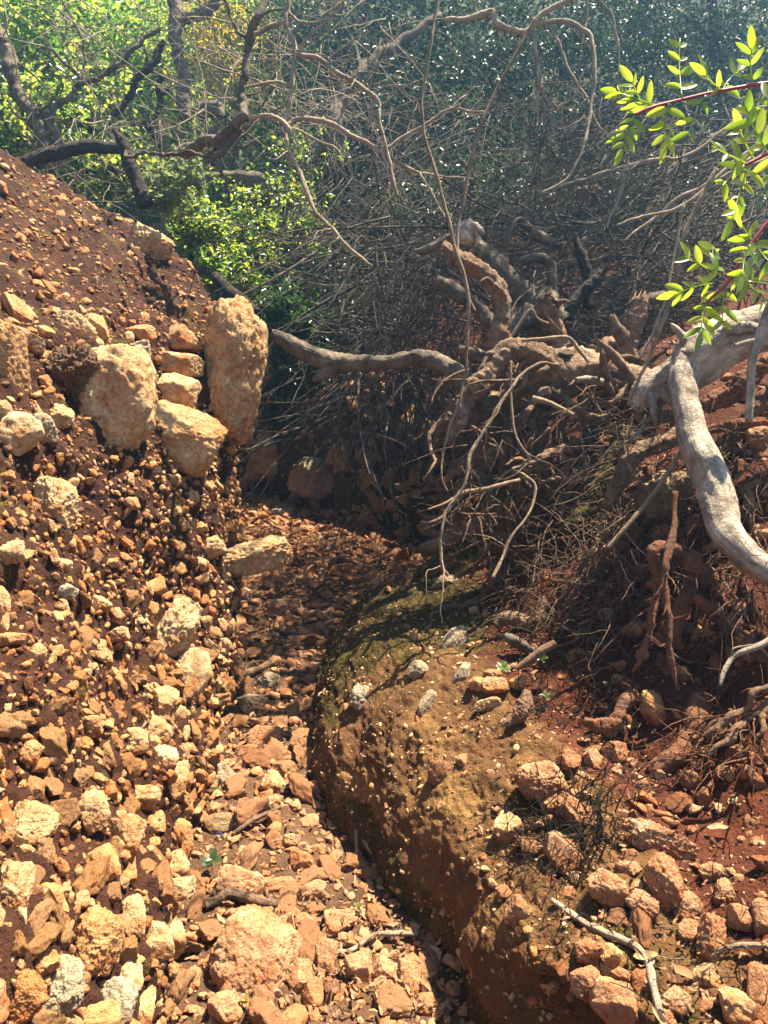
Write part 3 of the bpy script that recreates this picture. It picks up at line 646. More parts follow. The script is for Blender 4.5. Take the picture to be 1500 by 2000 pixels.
# ------------------------------------------------------------------ scattered stones
HC = np.array([h[0] for h in HEROES]); HR = np.array([h[1] for h in HEROES])
PROTO = {k: [rock_shape(k, 100+i, 12+i % 9, .12, .25, dmin=.36)[0] for i in range(14)] for k in (2, 3, 4)}
protomesh = {}
def proto_mesh(i, mat):
    key = (i, mat.name)
    if key not in protomesh: protomesh[key] = mesh_np('stone', PROTO[4][i], ICO[4][1], mat)
    return protomesh[key]
def sample_surface(V, dens, n, r):
    """n random points on a sheet (nv,nu,3), chance per face ~ area * dens(centre)"""
    a, b, c, d = V[:-1, :-1], V[:-1, 1:], V[1:, 1:], V[1:, :-1]
    nrm = np.cross(c-a, d-b)*.5; ar = np.linalg.norm(nrm, axis=2); ct = (a+b+c+d)/4
    w = (ar*dens(ct)).ravel(); w = np.cumsum(w)/w.sum()
    i = np.searchsorted(w, r.random(n)); i = np.minimum(i, len(w)-1)
    s, t = r.random((2, n))[..., None]
    A_, B_, C_, D_ = (x.reshape(-1, 3)[i] for x in (a, b, c, d))
    p = (A_*(1-s)+B_*s)*(1-t)+(D_*(1-s)+C_*s)*t
    nn = nrm.reshape(-1, 3)[i]; nn /= np.linalg.norm(nn, axis=1)[:, None]+1e-12
    flip = ((CAM-p)*nn).sum(1) < 0
    nn[flip] *= -1
    return p, nn
SCAT = []    # rows: position, normal, size, area name
def scatter(area, V, dens, n, smin, smax, power, seed, sizef=None):
    r = np.random.default_rng(seed)
    p, nn = sample_surface(V, dens, n, r)
    s = smin*(1-r.random(n)*(1-(smin/smax)**power))**(-1/power)
    if sizef is not None: s = s*sizef(p)
    keep = np.ones(n, bool)
    for i in range(0, n, 2000):
        dd = np.linalg.norm(p[i:i+2000, None]-HC[None], axis=2)
        keep[i:i+2000] = (dd > HR[None]*.8+s[i:i+2000, None]*.4).all(1)
    p, nn, s = p[keep], nn[keep], s[keep]
    # larger stones first; drop those that overlap an already placed larger one
    o = np.argsort(-s); p, nn, s = p[o], nn[o], s[o]
    ok = np.ones(len(p), bool); big = []
    cell = {}
    for i in range(len(p)):
        c = tuple(np.floor(p[i]/.12).astype(int)); clash = False
        for dx in (-1, 0, 1):
            for dy in (-1, 0, 1):
                for dz in (-1, 0, 1):
                    for j in cell.get((c[0]+dx, c[1]+dy, c[2]+dz), ()):
                        if np.sum((p[i]-p[j])**2) < ((s[i]+s[j])*.62)**2: clash = True; break
                    if clash: break
                if clash: break
            if clash: break
        if clash: ok[i] = False
        elif s[i] > .005: cell.setdefault(c, []).append(i)
    SCAT.append((area, p[ok], nn[ok], s[ok]))

def z_left(c):      # density on the left bank: sparse on the soil slope above the boulders, dense below
    f = np.interp(c[..., 2], [.03, .10, .9, 1.35, 1.6, 1.9, 2.3], [0, 1, 1, .85, .55, .42, .32])
    near = np.interp(c[..., 1], [-.6, .3, 3.2, 4.5, 6], [0, .8, 1.2, .6, .1])
    clump = np.clip(1+.5*fbm(c*5+31, 3), .45, 2)
    return f*near*clump
def size_left(p): return np.interp(p[:, 2], [0, .35, .8, 1.15, 1.5, 2.2], [1.12, 1.0, .72, .5, .6, .75])
scatter('bank', VL, z_left, 17000, .0085, .044, 1.6, 21, size_left)
scatter('bank_small', VL, lambda c: z_left(c)+.35, 26000, .0035, .014, 1.5, 22)
def d_bed(c):
    return np.where((c[..., 0] > -1.3) & (c[..., 0] < .75) & (c[..., 1] > .7) & (c[..., 1] < 6.8), 1., 0.)
scatter('bed', VB, d_bed, 9000, .011, .060, 1.55, 23)
scatter('bed_small', VB, lambda c: d_bed(c)*np.interp(c[..., 1], [0, 1, 3, 6], [2, 2, .7, .2]), 11000, .004, .012, 1.5, 24)
def d_right(c):
    f = np.where((c[..., 1] > .7) & (c[..., 1] < 3.6), 1., .06)
    u = np.interp(c[..., 0]-.45*c[..., 1], [-1.2, -.7, -.45, -.2, .1, .6], [.1, .12, .2, .9, 1., .8])
    low = np.interp(c[..., 1], [.8, 1.6, 2.1, 3.0], [1.6, 1.2, .65, .5])
    clump = np.clip(.6+1.2*fbm(c*4+11, 3), .1, 2)
    return f*u*low*clump*np.interp(c[..., 2], [0, .18, .28, .8, 1.2], [.1, .3, 1., 1.1, .8])
scatter('mound', VR, d_right, 2300, .010, .042, 1.6, 25)
scatter('mound_small', VR, lambda c: d_right(c)+.10*(c[..., 1] < 4), 12000, .0028, .009, 1.4, 26)

scatter('wall', VR, lambda c: np.where((c[..., 1] > 4.6) & (c[..., 1] < 7.2) & (c[..., 2] < 1.15) & (c[..., 0] > -1.6), 1., 0.)*np.clip(.5+1.2*fbm(c*3+3, 3), .05, 2), 900, .016, .11, 1.4, 27)

def d_crest(c):
    e = np.interp(c[..., 1], [1.0, 1.4, 1.75, 2.1, 2.6, 3.2, 3.7], [.38, .26, .17, .03, -.14, -.2, .1])
    t = c[..., 0]-e
    return np.where((t > -.2) & (t < .6) & (c[..., 2] > .03) & (c[..., 1] < 4) & (c[..., 1] > .8), 1., 0.)*np.clip(.5+.9*fbm(c*7+3, 3), .05, 2)
scatter('crest', VR, d_crest, 2400, .0025, .011, 1.7, 28)

def place_rot(nn, r):
    """random rotations whose short axis leans to the surface normal"""
    n = len(nn); z = nn+r.normal(size=(n, 3))*.35; z /= np.linalg.norm(z, axis=1)[:, None]
    a = r.normal(size=(n, 3)); x = a-(a*z).sum(1)[:, None]*z; x /= np.linalg.norm(x, axis=1)[:, None]
    return np.stack([x, np.cross(z, x), z], 2)
MAT_OF = {'bank': M_stone, 'bank_small': M_grit, 'bed': M_pathstone, 'bed_small': M_pathstone, 'mound': M_redstone, 'mound_small': M_grit, 'wall': M_boulder, 'crest': M_boulder}
ALL = []
for area, p, nn, s in SCAT:
    q = p-CAM; d = q@F_; u = 750+1500*q[:, 0]/d; v = 1000-1500*(q@U_)/d
    vis = (d > .3) & (u > 0) & (u < 1500) & (v > 0) & (v < 2000)
    pxs = np.where(vis, s/np.maximum(d, .1)*1500, 0)
    ALL.append(pxs)
ZL = {'bank': [(900, 'stone embedded in the dark soil high on the left bank, between or above the boulders', 'stones in the top of the left bank'),
               (1250, 'small pale stone packed in the pebbly face below the boulder band of the left bank', 'stones in the pebbly face'),
               (1560, 'cream stone packed in the lower pebbly face left of the bank corner', 'stones in the lower pebbly face'),
               (9999, 'loose cream stone among the larger ones at the bottom of the left bank', 'stones at the bottom of the left bank')],
      'bed': [(1450, 'brown stone among the litter on the shaded far stretch of the path', 'stones of the far path'),
              (1760, 'dusty stone among dry leaves on the middle stretch of the path', 'stones of the middle path'),
              (9999, 'orange stone among the loose rubble on the nearest stretch of the path', 'stones of the near path')],
      'mound': [(1450, 'pale chip lying on the top of the mound before the roots', 'stones on the mound top'),
                (1700, 'red-dusted stone lying on the middle of the right slope', 'stones on the middle right slope'),
                (9999, 'red-dusted stone in the loose heap at the bottom right', 'stones of the bottom right heap')]}
order = []
for k, (area, p, nn, s) in enumerate(SCAT):
    if area in ZL: order += [(ALL[k][i], k, i) for i in range(len(p)) if ALL[k][i] > 0]
order.sort(reverse=True)
chosen = set(); budget = 300-len(HEROES)
for px, k, i in order:
    if len(chosen) >= budget: break
    p = SCAT[k][1][i]; nn = SCAT[k][2][i]
    q = p+nn*SCAT[k][3][i]*.8; dv = q-CAM; L = np.linalg.norm(dv)
    dirv = Vector(dv/L); blocked = False
    for b in (bvh_left, bvh_right, bvh_bed):
        h = b.ray_cast(Vector(CAM), dirv, L-.01)
        if h[0] is not None: blocked = True
    if not blocked: chosen.add((k, i))
for k, (area, p, nn, s) in enumerate(SCAT):
    r = np.random.default_rng(900+k); n = len(p)
    Rm = place_rot(nn, r)
    sc = np.stack([s*r.uniform(.9, 1.35, n), s*r.uniform(.7, 1.05, n), s*(r.uniform(.3, .65, n) if 'bed' in area else r.uniform(.45, .85, n))], 1)
    ctr = p+nn*(s*(r.uniform(.0, .35, n) if 'bed' in area else r.uniform(-.2, .3, n)))[:, None]
    pick = r.integers(0, 14, n)
    solo = np.array([(k, i) in chosen for i in range(n)])
    for i in np.nonzero(solo)[0]:
        o = bpy.data.objects.new('stone', proto_mesh(int(pick[i]), MAT_OF[area])); COL.objects.link(o)
        o.matrix_world = __import__('mathutils').Matrix.LocRotScale(Vector(ctr[i]), __import__('mathutils').Matrix(Rm[i].tolist()).to_quaternion(), Vector(sc[i]))
        vv_ = proj(ctr[i])[1]
        lab, grp = next((l, g) for lim, l, g in ZL[area] if vv_ < lim)
        tag(o, lab, 'stone', grp)
    rest = np.nonzero(~solo)[0]
    sub = 2 if 'small' in area or area == 'crest' else 3; base = np.stack(PROTO[sub]); f = ICO[sub][1]; nvp = base.shape[1]
    V = np.einsum('nij,nkj->nki', Rm[rest], base[pick[rest]]*sc[rest][:, None])+ctr[rest][:, None]
    Fc = f[None]+(np.arange(len(rest))*nvp)[:, None, None]
    nm = {'bank': 'pebbles', 'bank_small': 'grit', 'bed': 'gravel', 'bed_small': 'grit', 'mound': 'gravel', 'mound_small': 'grit', 'wall': 'rubble', 'crest': 'grit'}[area]
    o = obj(nm, mesh_np(nm, V.reshape(-1, 3), Fc.reshape(-1, 3), MAT_OF[area], smooth=area in ('bank', 'bed', 'mound', 'wall')))
    where = {'bank': 'pebbles packed in the red soil of the left bank', 'bank_small': 'fine grit stuck in the soil of the left bank', 'bed': 'loose gravel covering the gully floor',
             'bed_small': 'fine grit between the stones of the gully floor', 'mound': 'gravel strewn over the mound and red slope', 'mound_small': 'fine red grit on the mound and right slope', 'wall': 'ochre rubble stuck in the shaded far wall of the gully', 'crest': 'tan grit crusted over the rounded mound'}[area]
    tag(o, where, 'pebbles', kind='stuff')

# ------------------------------------------------------------------ wood: the uprooted stump, the bleached limb, roots
def clear(pts, hug=True):
    """keep a limb in front of the soil it lies on; its ends may dip into it"""
    out = []
    for i, (u, v, d, r) in enumerate(pts):
        H = hit(min(max(u, 0), 1500), min(max(v, 0), 2000), 'R') if hug and v > 700 else None
        if H is not None:
            lim = H[2]*(1-.25*r/1500) if 0 < i < len(pts)-1 else H[2]*(1+.6*r/1500)
            d = min(d, lim)
        out.append((u, v, d, r))
    return out
def group_thing(name, label, cat, spec, group=None):
    """a thing whose base is the first point of its first limb; returns the Empty and a function that adds limbs to it"""
    u, v, d = spec; base = P(u, v, d)
    t = thing(name, label, cat, base, group)
    cnt = [0]
    def add(part, pts, mat, label=None, **k):
        cnt[0] += 1; pts = clear(pts)
        if name == 'dead_branch' and mat is M_twig: pts = [(u, v, d, r*.76) for u, v, d, r in pts]
        sp = [(P(u, v, d)-base) for u, v, d, r in pts]; rad = [r*d/1500 for u, v, d, r in pts]
        o = obj(part, limb_mesh(part, sp, rad, mat, seed=cnt[0]*7+int(u) % 50, **k), t)
        if label: o['label'] = label
        return o
    return t, add
def single(name, label, cat, pts, mat, group=None, **k):
    pts = clear(pts)
    base = P(*pts[0][:3])
    sp = [(P(u, v, d)-base) for u, v, d, r in pts]; rad = [r*d/1500 for u, v, d, r in pts]
    o = obj(name, limb_mesh(name, sp, rad, mat, seed=int(pts[0][0]) % 97, **k), loc=base)
    return tag(o, label, cat, group)

t, add = group_thing('uprooted_stump', 'brown uprooted stump with arching roots lying on the right bank', 'tree stump', (1235, 745, 2.95))
G_ = dict(n=120, sides=22, wig=.016, bark=.22, groove=.09, forks=5)
add('trunk', [(1262, 752, 2.9, 26), (1235, 745, 2.95, 30), (1160, 728, 2.98, 34), (1075, 735, 3.0, 44), (1010, 765, 3.02, 40), (955, 800, 3.03, 24), (915, 830, 3.0, 12)], M_root, n=90, sides=24, bark=.14, groove=.12, wig=.008, broken=.5)
add('root', [(1090, 735, 2.98, 30), (1062, 700, 2.93, 27), (1030, 680, 2.9, 24), (998, 686, 2.88, 22), (962, 718, 2.86, 21), (938, 745, 2.85, 20), (915, 780, 2.84, 18), (896, 825, 2.83, 16), (876, 862, 2.82, 10)], M_root, broken=.8, **G_)
add('root', [(930, 770, 3.0, 22), (900, 742, 3.0, 20), (862, 712, 3.02, 18), (812, 700, 3.05, 16), (750, 708, 3.08, 15), (700, 710, 3.1, 17), (650, 708, 3.1, 20), (600, 688, 3.08, 17), (560, 668, 3.05, 14), (535, 655, 3.03, 11)], M_grey, label='long smooth root reaching out over the gully with a broken tip', broken=.7, n=90, sides=18, wig=.008, bark=.12, groove=.05)
add('root', [(655, 712, 3.1, 15), (635, 730, 3.09, 12), (612, 742, 3.08, 5)], M_grey, n=20, sides=12, bark=.1)
add('root', [(1000, 700, 3.0, 20), (972, 685, 3.0, 22), (975, 655, 3.0, 20), (986, 610, 3.0, 19), (976, 572, 2.98, 18), (950, 542, 2.96, 17), (915, 518, 2.94, 17), (890, 500, 2.92, 15), (870, 482, 2.9, 9)], M_root, label='thick root rising in a hook above the stump', broken=.8, **G_)
add('root', [(905, 515, 2.93, 9), (888, 516, 2.9, 7)], M_root, n=10, sides=10, broken=.5)
add('root', [(1100, 720, 3.1, 20), (1090, 690, 3.1, 20), (1086, 650, 3.1, 19), (1080, 620, 3.08, 18), (1068, 592, 3.06, 15)], M_root, broken=.8, **G_)
add('root', [(1078, 600, 3.07, 9), (1100, 588, 3.05, 5), (1112, 590, 3.05, 2)], M_root, n=20, sides=10)
add('root', [(1105, 760, 3.15, 24), (1050, 775, 3.1, 22), (1000, 800, 3.05, 16), (960, 822, 3.03, 16), (915, 850, 3.0, 9)], M_root, broken=1.0, **G_)
add('root', [(1080, 885, 3.0, 17), (1030, 880, 3.0, 16), (985, 882, 3.0, 17), (940, 892, 2.98, 18), (900, 918, 2.96, 12), (868, 942, 2.95, 4)], M_root, broken=.8, **G_)
add('root', [(960, 900, 2.97, 10), (925, 930, 2.95, 10), (880, 958, 2.93, 4)], M_root, broken=.6, n=40, sides=12, bark=.15, groove=.08)
add('root', [(990, 985, 3.0, 18), (965, 1005, 2.98, 15), (915, 1038, 2.96, 14), (870, 1055, 2.95, 12), (818, 1072, 2.94, 5)], M_root, broken=.8, **G_)
add('root', [(900, 790, 2.95, 14), (888, 800, 2.93, 12), (880, 780, 2.92, 4)], M_root, n=20, sides=10, broken=.7)
add('root', [(1260, 770, 2.95, 14), (1200, 752, 2.93, 8), (1150, 742, 2.9, 8), (1125, 742, 2.88, 5)], M_bleach, n=40, sides=12, bark=.1)
add('root', [(1195, 730, 3.0, 14), (1120, 700, 2.98, 16), (1000, 695, 3.05, 16), (960, 705, 3.05, 14), (915, 688, 3.05, 12), (900, 685, 3.05, 8)], M_root, broken=.5, **G_)
for k, (a, b, c, r) in enumerate([((1000, 800), (985, 860), (975, 920), 12), ((1050, 800), (1062, 880), (1075, 960), 13), ((975, 880), (1000, 950), (1010, 1010), 15), ((1090, 830), (1120, 900), (1140, 960), 10), ((1010, 1000), (1000, 1040), (1020, 1090), 12), ((940, 900), (952, 960), (945, 1010), 8)]):
    add('root', [(*a, 3.05, r), (*b, 3.0, r*.9), (*c, 3.0, r*.5)], M_root, n=50, sides=12, wig=.02, bark=.18, groove=.06)

rr_ = np.random.default_rng(77)
for k in range(64):
    u0, v0 = rr_.uniform(880, 1250), rr_.uniform(660, 980); d0 = rr_.uniform(2.85, 3.15); a = rr_.uniform(.2, 2.9); L = rr_.uniform(50, 170); r0 = rr_.uniform(5, 15)
    q = [(u0, v0, d0, r0)]
    for m in range(4):
        a += rr_.uniform(-.8, .8); q.append((q[-1][0]+math.cos(a)*L/4*(-1 if k % 3 else 1), q[-1][1]+abs(math.sin(a))*L/4, q[-1][2]-rr_.uniform(-.03, .06), r0*(1-.19*(m+1))))
    add('root', q, M_root if k % 4 else M_grey, n=44, sides=10, wig=.03, bark=.24, groove=.08, broken=.6, forks=4)
for k in range(34):
    u0, v0 = rr_.uniform(960, 1480), rr_.uniform(840, 1100); a = rr_.uniform(.9, 2.3); L = rr_.uniform(90, 230); r0 = rr_.uniform(4, 12)
    q = [(u0, v0, 2.95, r0)]
    for m in range(4):
        a += rr_.uniform(-.7, .7); q.append((q[-1][0]+math.cos(a)*L/4, q[-1][1]+abs(math.sin(a))*L/4, 2.95, r0*(1-.19*(m+1))))
    add('root', q, M_redroot if k % 2 else M_root, n=50, sides=10, wig=.03, bark=.26, groove=.08, broken=.6, forks=5)
t, add = group_thing('old_stump', 'dark leaning stump with a pale knobbed top behind the hooked root', 'tree stump', (1060, 605, 3.5))
add('trunk', [(1085, 640, 3.5, 44), (1060, 605, 3.5, 40), (1035, 582, 3.5, 26), (1000, 552, 3.48, 21), (955, 508, 3.45, 20), (925, 475, 3.42, 19), (910, 455, 3.4, 20)], M_grey, n=70, sides=18, bark=.22, groove=.06, wig=.01)
add('knob', [(902, 478, 3.38, 14), (908, 460, 3.37, 21), (918, 448, 3.36, 19), (930, 446, 3.35, 12), (942, 455, 3.34, 6)], M_bleach, n=30, sides=16, bark=.3, broken=.6)
add('branch', [(905, 470, 3.4, 14), (880, 468, 3.4, 13), (850, 480, 3.4, 9), (828, 490, 3.4, 8), (808, 490, 3.4, 3)], M_grey, n=40, sides=12, bark=.2, broken=.6)
add('branch', [(858, 478, 3.4, 6), (856, 500, 3.4, 5), (854, 522, 3.4, 3)], M_grey, n=20, sides=8, bark=.2)
add('root', [(1060, 600, 3.5, 20), (1030, 612, 3.45, 18), (1000, 640, 3.4, 16), (960, 665, 3.35, 12)], M_grey, n=40, sides=12, bark=.2)

t, add = group_thing('broken_stump', 'upright split stump right of the old leaning stump', 'tree stump', (1215, 690, 3.2))
add('trunk', [(1245, 730, 3.2, 24), (1222, 690, 3.2, 24), (1230, 650, 3.2, 22), (1245, 610, 3.2, 21), (1252, 585, 3.2, 15)], M_root, n=50, sides=16, bark=.2, groove=.1, broken=.8)
add('branch', [(1240, 595, 3.2, 13), (1270, 585, 3.22, 12), (1316, 576, 3.25, 11)], M_grey, n=30, sides=12, bark=.15)
add('branch', [(1225, 670, 3.18, 14), (1205, 640, 3.15, 11), (1195, 615, 3.13, 5)], M_root, n=30, sides=12, bark=.2, broken=.8)

single('dead_branch', 'bent grey stub with a pale cut end above the stumps', 'branch', [(985, 482, 3.6, 3), (998, 452, 3.6, 7), (1015, 432, 3.6, 9), (1035, 448, 3.58, 9), (1058, 462, 3.56, 9), (1082, 476, 3.54, 8)], M_grey, n=50, sides=12, bark=.12)
single('dead_branch', 'arched grey branch between the bent stub and the split stump', 'branch', [(1010, 560, 3.5, 9), (1005, 535, 3.5, 9), (1020, 512, 3.5, 9), (1050, 503, 3.5, 9), (1075, 515, 3.5, 9), (1078, 545, 3.5, 10), (1085, 580, 3.5, 10)], M_grey, n=50, sides=12, bark=.15)
single('dead_branch', 'dark upright snag with a pale splinter tip right of the bent stub', 'branch', [(1150, 600, 3.5, 13), (1148, 550, 3.5, 10), (1140, 510, 3.5, 9), (1128, 480, 3.5, 8), (1124, 458, 3.5, 3)], M_darkbark, n=40, sides=12, bark=.2, broken=1)
single('dead_branch', 'curved dark branch sweeping up left of the split stump', 'branch', [(1105, 620, 3.45, 14), (1130, 580, 3.45, 12), (1165, 545, 3.45, 11), (1185, 520, 3.45, 8)], M_darkbark, n=40, sides=12, bark=.2)
single('dead_branch', 'thick dark broken limb left of the hooked root', 'branch', [(852, 545, 3.3, 9), (885, 568, 3.3, 13), (920, 590, 3.3, 14), (950, 620, 3.3, 14), (965, 650, 3.3, 13)], M_grey, n=40, sides=12, bark=.2, broken=.5)

t, add = group_thing('bleached_limb', 'forked bleached grey limb curving down at the right edge', 'dead limb', (1335, 735, 2.45))
add('trunk', [(2250, 640, 2.3, 60), (1900, 570, 2.3, 50), (1680, 580, 2.33, 44), (1560, 615, 2.35, 42), (1500, 640, 2.38, 44), (1435, 662, 2.4, 48), (1380, 690, 2.43, 50), (1335, 725, 2.45, 42), (1290, 745, 2.46, 30), (1255, 768, 2.47, 26), (1238, 795, 2.47, 14)], M_bleach, n=170, sides=28, bark=.05, groove=.09, wig=.008, broken=.5, forks=3)
add('limb', [(1350, 705, 2.42, 32), (1338, 745, 2.38, 27), (1345, 800, 2.33, 26), (1358, 860, 2.28, 29), (1380, 920, 2.23, 33), (1400, 975, 2.18, 34), (1414, 1025, 2.13, 31), (1442, 1072, 2.08, 29), (1495, 1112, 2.03, 26), (1560, 1148, 1.98, 25), (1680, 1200, 1.93, 22), (1800, 1290, 1.9, 17), (1860, 1400, 1.88, 9)], M_bleach, n=180, sides=28, bark=.035, groove=.045, wig=.008)
add('spike', [(1350, 680, 2.42, 14), (1332, 655, 2.42, 8), (1318, 640, 2.42, 6), (1310, 632, 2.42, 2)], M_bleach, n=24, sides=12, bark=.1)
add('splinter', [(1268, 762, 2.44, 10), (1274, 790, 2.43, 8), (1278, 815, 2.42, 6), (1282, 838, 2.42, 1)], M_bleach, n=24, sides=10, bark=.2)
add('splinter', [(1395, 660, 2.36, 8), (1430, 642, 2.33, 14), (1470, 640, 2.32, 10), (1485, 655, 2.32, 3)], M_bleach, n=30, sides=10, bark=.5, groove=.3, broken=.8)
add('stub', [(1240, 800, 2.5, 13), (1260, 816, 2.5, 12), (1300, 815, 2.5, 11), (1325, 815, 2.5, 8)], M_grey, n=30, sides=12, bark=.12)
single('stick', 'straight grey stick hanging at the right edge before the bleached limb', 'stick', [(1560, 480, 2.2, 12), (1510, 590, 2.2, 11), (1490, 640, 2.2, 10), (1470, 700, 2.2, 8), (1466, 760, 2.2, 8), (1462, 822, 2.2, 7)], M_bleach, n=40, sides=12, bark=.1)
single('stick', 'short grey twig stub crossing the hanging grey stick', 'stick', [(1435, 675, 2.2, 4), (1455, 670, 2.2, 6), (1478, 665, 2.2, 7)], M_bleach, n=20, sides=10, bark=.1)

single('root', 'pointed splintered stake leaning left above the bleached limb fork', 'root', [(1240, 745, 2.85, 12), (1215, 715, 2.83, 10), (1190, 685, 2.8, 8), (1168, 664, 2.78, 2)], M_root, n=40, sides=12, bark=.15, broken=.7)
single('root', 'moss-green slanting root between the stump and the ochre rock', 'root', [(1222, 845, 2.85, 14), (1200, 885, 2.83, 14), (1175, 930, 2.8, 16), (1150, 985, 2.78, 16), (1120, 1035, 2.75, 14)], M_mossy, **G_)
single('root', 'orange-ended log slanting down under the bleached limb', 'log', [(1330, 845, 2.6, 15), (1285, 862, 2.58, 16), (1248, 885, 2.55, 16), (1228, 915, 2.53, 16), (1205, 950, 2.51, 15), (1180, 990, 2.5, 12)], M_root, broken=.6, **G_)
single('root', 'long brown root running right from under the bleached limb fork', 'root', [(1370, 800, 2.6, 16), (1420, 765, 2.58, 18), (1470, 730, 2.56, 17), (1530, 690, 2.55, 14)], M_redroot, **G_)
single('root', 'thin brown root below the long root at the right edge', 'root', [(1370, 850, 2.55, 8), (1420, 830, 2.53, 9), (1470, 822, 2.5, 9), (1530, 835, 2.48, 8)], M_redroot, **G_)
single('root', 'second brown root sloping behind the grey hanging stick', 'root', [(1390, 900, 2.6, 12), (1430, 860, 2.6, 13), (1480, 790, 2.6, 12), (1530, 740, 2.6, 10)], M_redroot, **G_)
single('root', 'pale twisted root hooked over the red bank below the ochre rock', 'root', [(1262, 1138, 2.18, 6), (1290, 1148, 2.17, 12), (1282, 1118, 2.17, 13), (1278, 1080, 2.17, 14), (1300, 1066, 2.18, 15), (1335, 1085, 2.2, 17), (1375, 1120, 2.2, 18), (1405, 1150, 2.2, 16), (1428, 1192, 2.18, 11)], M_redroot, n=110, sides=18, bark=.2, groove=.05, wig=.008)
single('root', 'hanging root dangling from the hooked root, left one of two', 'root', [(1287, 1150, 2.15, 7), (1283, 1175, 2.14, 7), (1272, 1205, 2.13, 8), (1266, 1235, 2.12, 7), (1252, 1270, 2.11, 6), (1236, 1312, 2.1, 3)], M_redroot, n=70, sides=12, bark=.25, wig=.01, forks=7)
single('root', 'long hanging root falling past the hooked root, right one of two', 'root', [(1318, 960, 2.2, 6), (1312, 1050, 2.15, 7), (1304, 1110, 2.12, 8), (1298, 1170, 2.1, 8), (1306, 1220, 2.08, 7), (1304, 1260, 2.07, 6), (1316, 1300, 2.06, 6), (1324, 1348, 2.05, 3)], M_redroot, n=80, sides=12, bark=.25, wig=.012, forks=8)
single('root', 'thick red root with a cut-off look curling down at the foot of the red face', 'root', [(1368, 1370, 2.12, 24), (1362, 1410, 2.08, 26), (1350, 1445, 2.05, 26), (1325, 1475, 2.02, 25), (1295, 1495, 2.0, 24), (1270, 1510, 2.0, 14)], M_redroot, n=70, sides=20, bark=.14, groove=.04)
single('root', 'coiled brown root lying left of the pale wedge stone', 'root', [(1140, 1408, 2.08, 8), (1160, 1420, 2.06, 14), (1190, 1416, 2.05, 15), (1205, 1400, 2.06, 13), (1225, 1380, 2.08, 14), (1240, 1360, 2.12, 12)], M_redroot, **G_)
single('root', 'thick earthy root bulging from the red face under the hooked root', 'root', [(1360, 1150, 2.2, 13), (1325, 1190, 2.18, 15), (1310, 1230, 2.17, 13), (1318, 1255, 2.17, 8)], M_redroot, **G_)
single('root', 'soil-covered thick root slanting down the red face to the right edge', 'root', [(1360, 1165, 2.15, 8), (1420, 1215, 2.12, 14), (1470, 1265, 2.08, 13), (1530, 1310, 2.0, 12)], M_redroot, **G_)
single('root', 'brown root stretched along the litter behind the mound top', 'root', [(968, 1222, 2.6, 8), (985, 1216, 2.6, 13), (1010, 1216, 2.6, 15), (1035, 1222, 2.6, 14), (1052, 1200, 2.62, 12), (1058, 1170, 2.66, 10)], M_root, **G_)
for k, pts in enumerate([[(1510, 1340, 1.9, 6), (1475, 1350, 1.9, 7), (1465, 1378, 1.9, 7), (1430, 1395, 1.9, 8), (1415, 1410, 1.9, 8), (1378, 1440, 1.9, 4)],
                         [(1510, 1360, 1.9, 5), (1470, 1395, 1.9, 7), (1440, 1420, 1.88, 8), (1420, 1445, 1.87, 7), (1385, 1470, 1.86, 3)],
                         [(1505, 1380, 1.88, 5), (1488, 1400, 1.88, 6), (1490, 1430, 1.87, 5), (1475, 1445, 1.87, 2)]]):
    single('root', ['grey fingered root uppermost of three at the right edge by the thick red root', 'grey root in the middle of three at the right edge, longest and lowest reaching', 'short hooked root last of three at the right edge'][k], 'root', pts, M_root, n=70, sides=12, bark=.25, wig=.012, forks=7)
single('twig', 'bare white twig curving in from the right edge over the red face', 'twig', [(1515, 1238, 1.8, 5), (1490, 1258, 1.8, 6), (1450, 1272, 1.8, 6), (1430, 1285, 1.8, 5), (1415, 1310, 1.79, 5), (1406, 1338, 1.78, 3)], M_bleach, n=50, sides=10, bark=.1)
single('twig', 'thin looping cream twig beside the bare white twig', 'twig', [(1428, 1287, 1.8, 2), (1432, 1268, 1.8, 2), (1455, 1262, 1.8, 2), (1480, 1262, 1.8, 2), (1510, 1290, 1.8, 2)], M_paletwig, n=40, sides=8)
single('stick', 'brown stick poking out of the litter beside the green sprouts', 'stick', [(1085, 1256, 2.3, 8), (1060, 1270, 2.3, 8), (1035, 1288, 2.3, 8), (1008, 1306, 2.3, 6)], M_root, n=40, sides=12, bark=.12)
single('stick', 'broken dark bark slab lying behind the brown stick', 'bark', [(985, 1240, 2.45, 6), (1010, 1255, 2.44, 14), (1045, 1272, 2.43, 8)], M_grey, n=30, sides=8, bark=.3, broken=.8)
single('root', 'dark root knot left of the sprouts on the mound', 'root', [(1030, 1355, 2.15, 8), (1022, 1380, 2.14, 16), (1005, 1400, 2.13, 10), (985, 1420, 2.12, 4)], M_root, **G_)
# sticks on the ground
def ground_stick(name, label, cat, pts, mat, lift=.4, **k):
    sp = []
    for u, v, r in pts:
        H = hit(u, v); sp.append((H[0]+H[1]*r*H[2]/1500*lift, r*H[2]/1500))
    base = sp[0][0]
    o = obj(name, limb_mesh(name, [p-base for p, r in sp], [r for p, r in sp], mat, seed=int(pts[0][0]) % 89, **k), loc=base)
    return tag(o, label, cat)
SK = dict(n=60, sides=10, bark=.2, wig=.006, forks=2)
ground_stick('stick', 'long brown stick lying among stones at the bottom right', 'stick', [(1078, 1768, 5), (1130, 1795, 6), (1190, 1828, 7), (1240, 1858, 7), (1262, 1890, 7), (1280, 1940, 8), (1302, 2010, 8)], M_twig, 2.2, **SK)
ground_stick('stick', 'grey stick coming in from the right edge at the bottom', 'stick', [(1390, 1872, 3), (1440, 1862, 5), (1515, 1854, 6)], M_twig, 3, **SK)
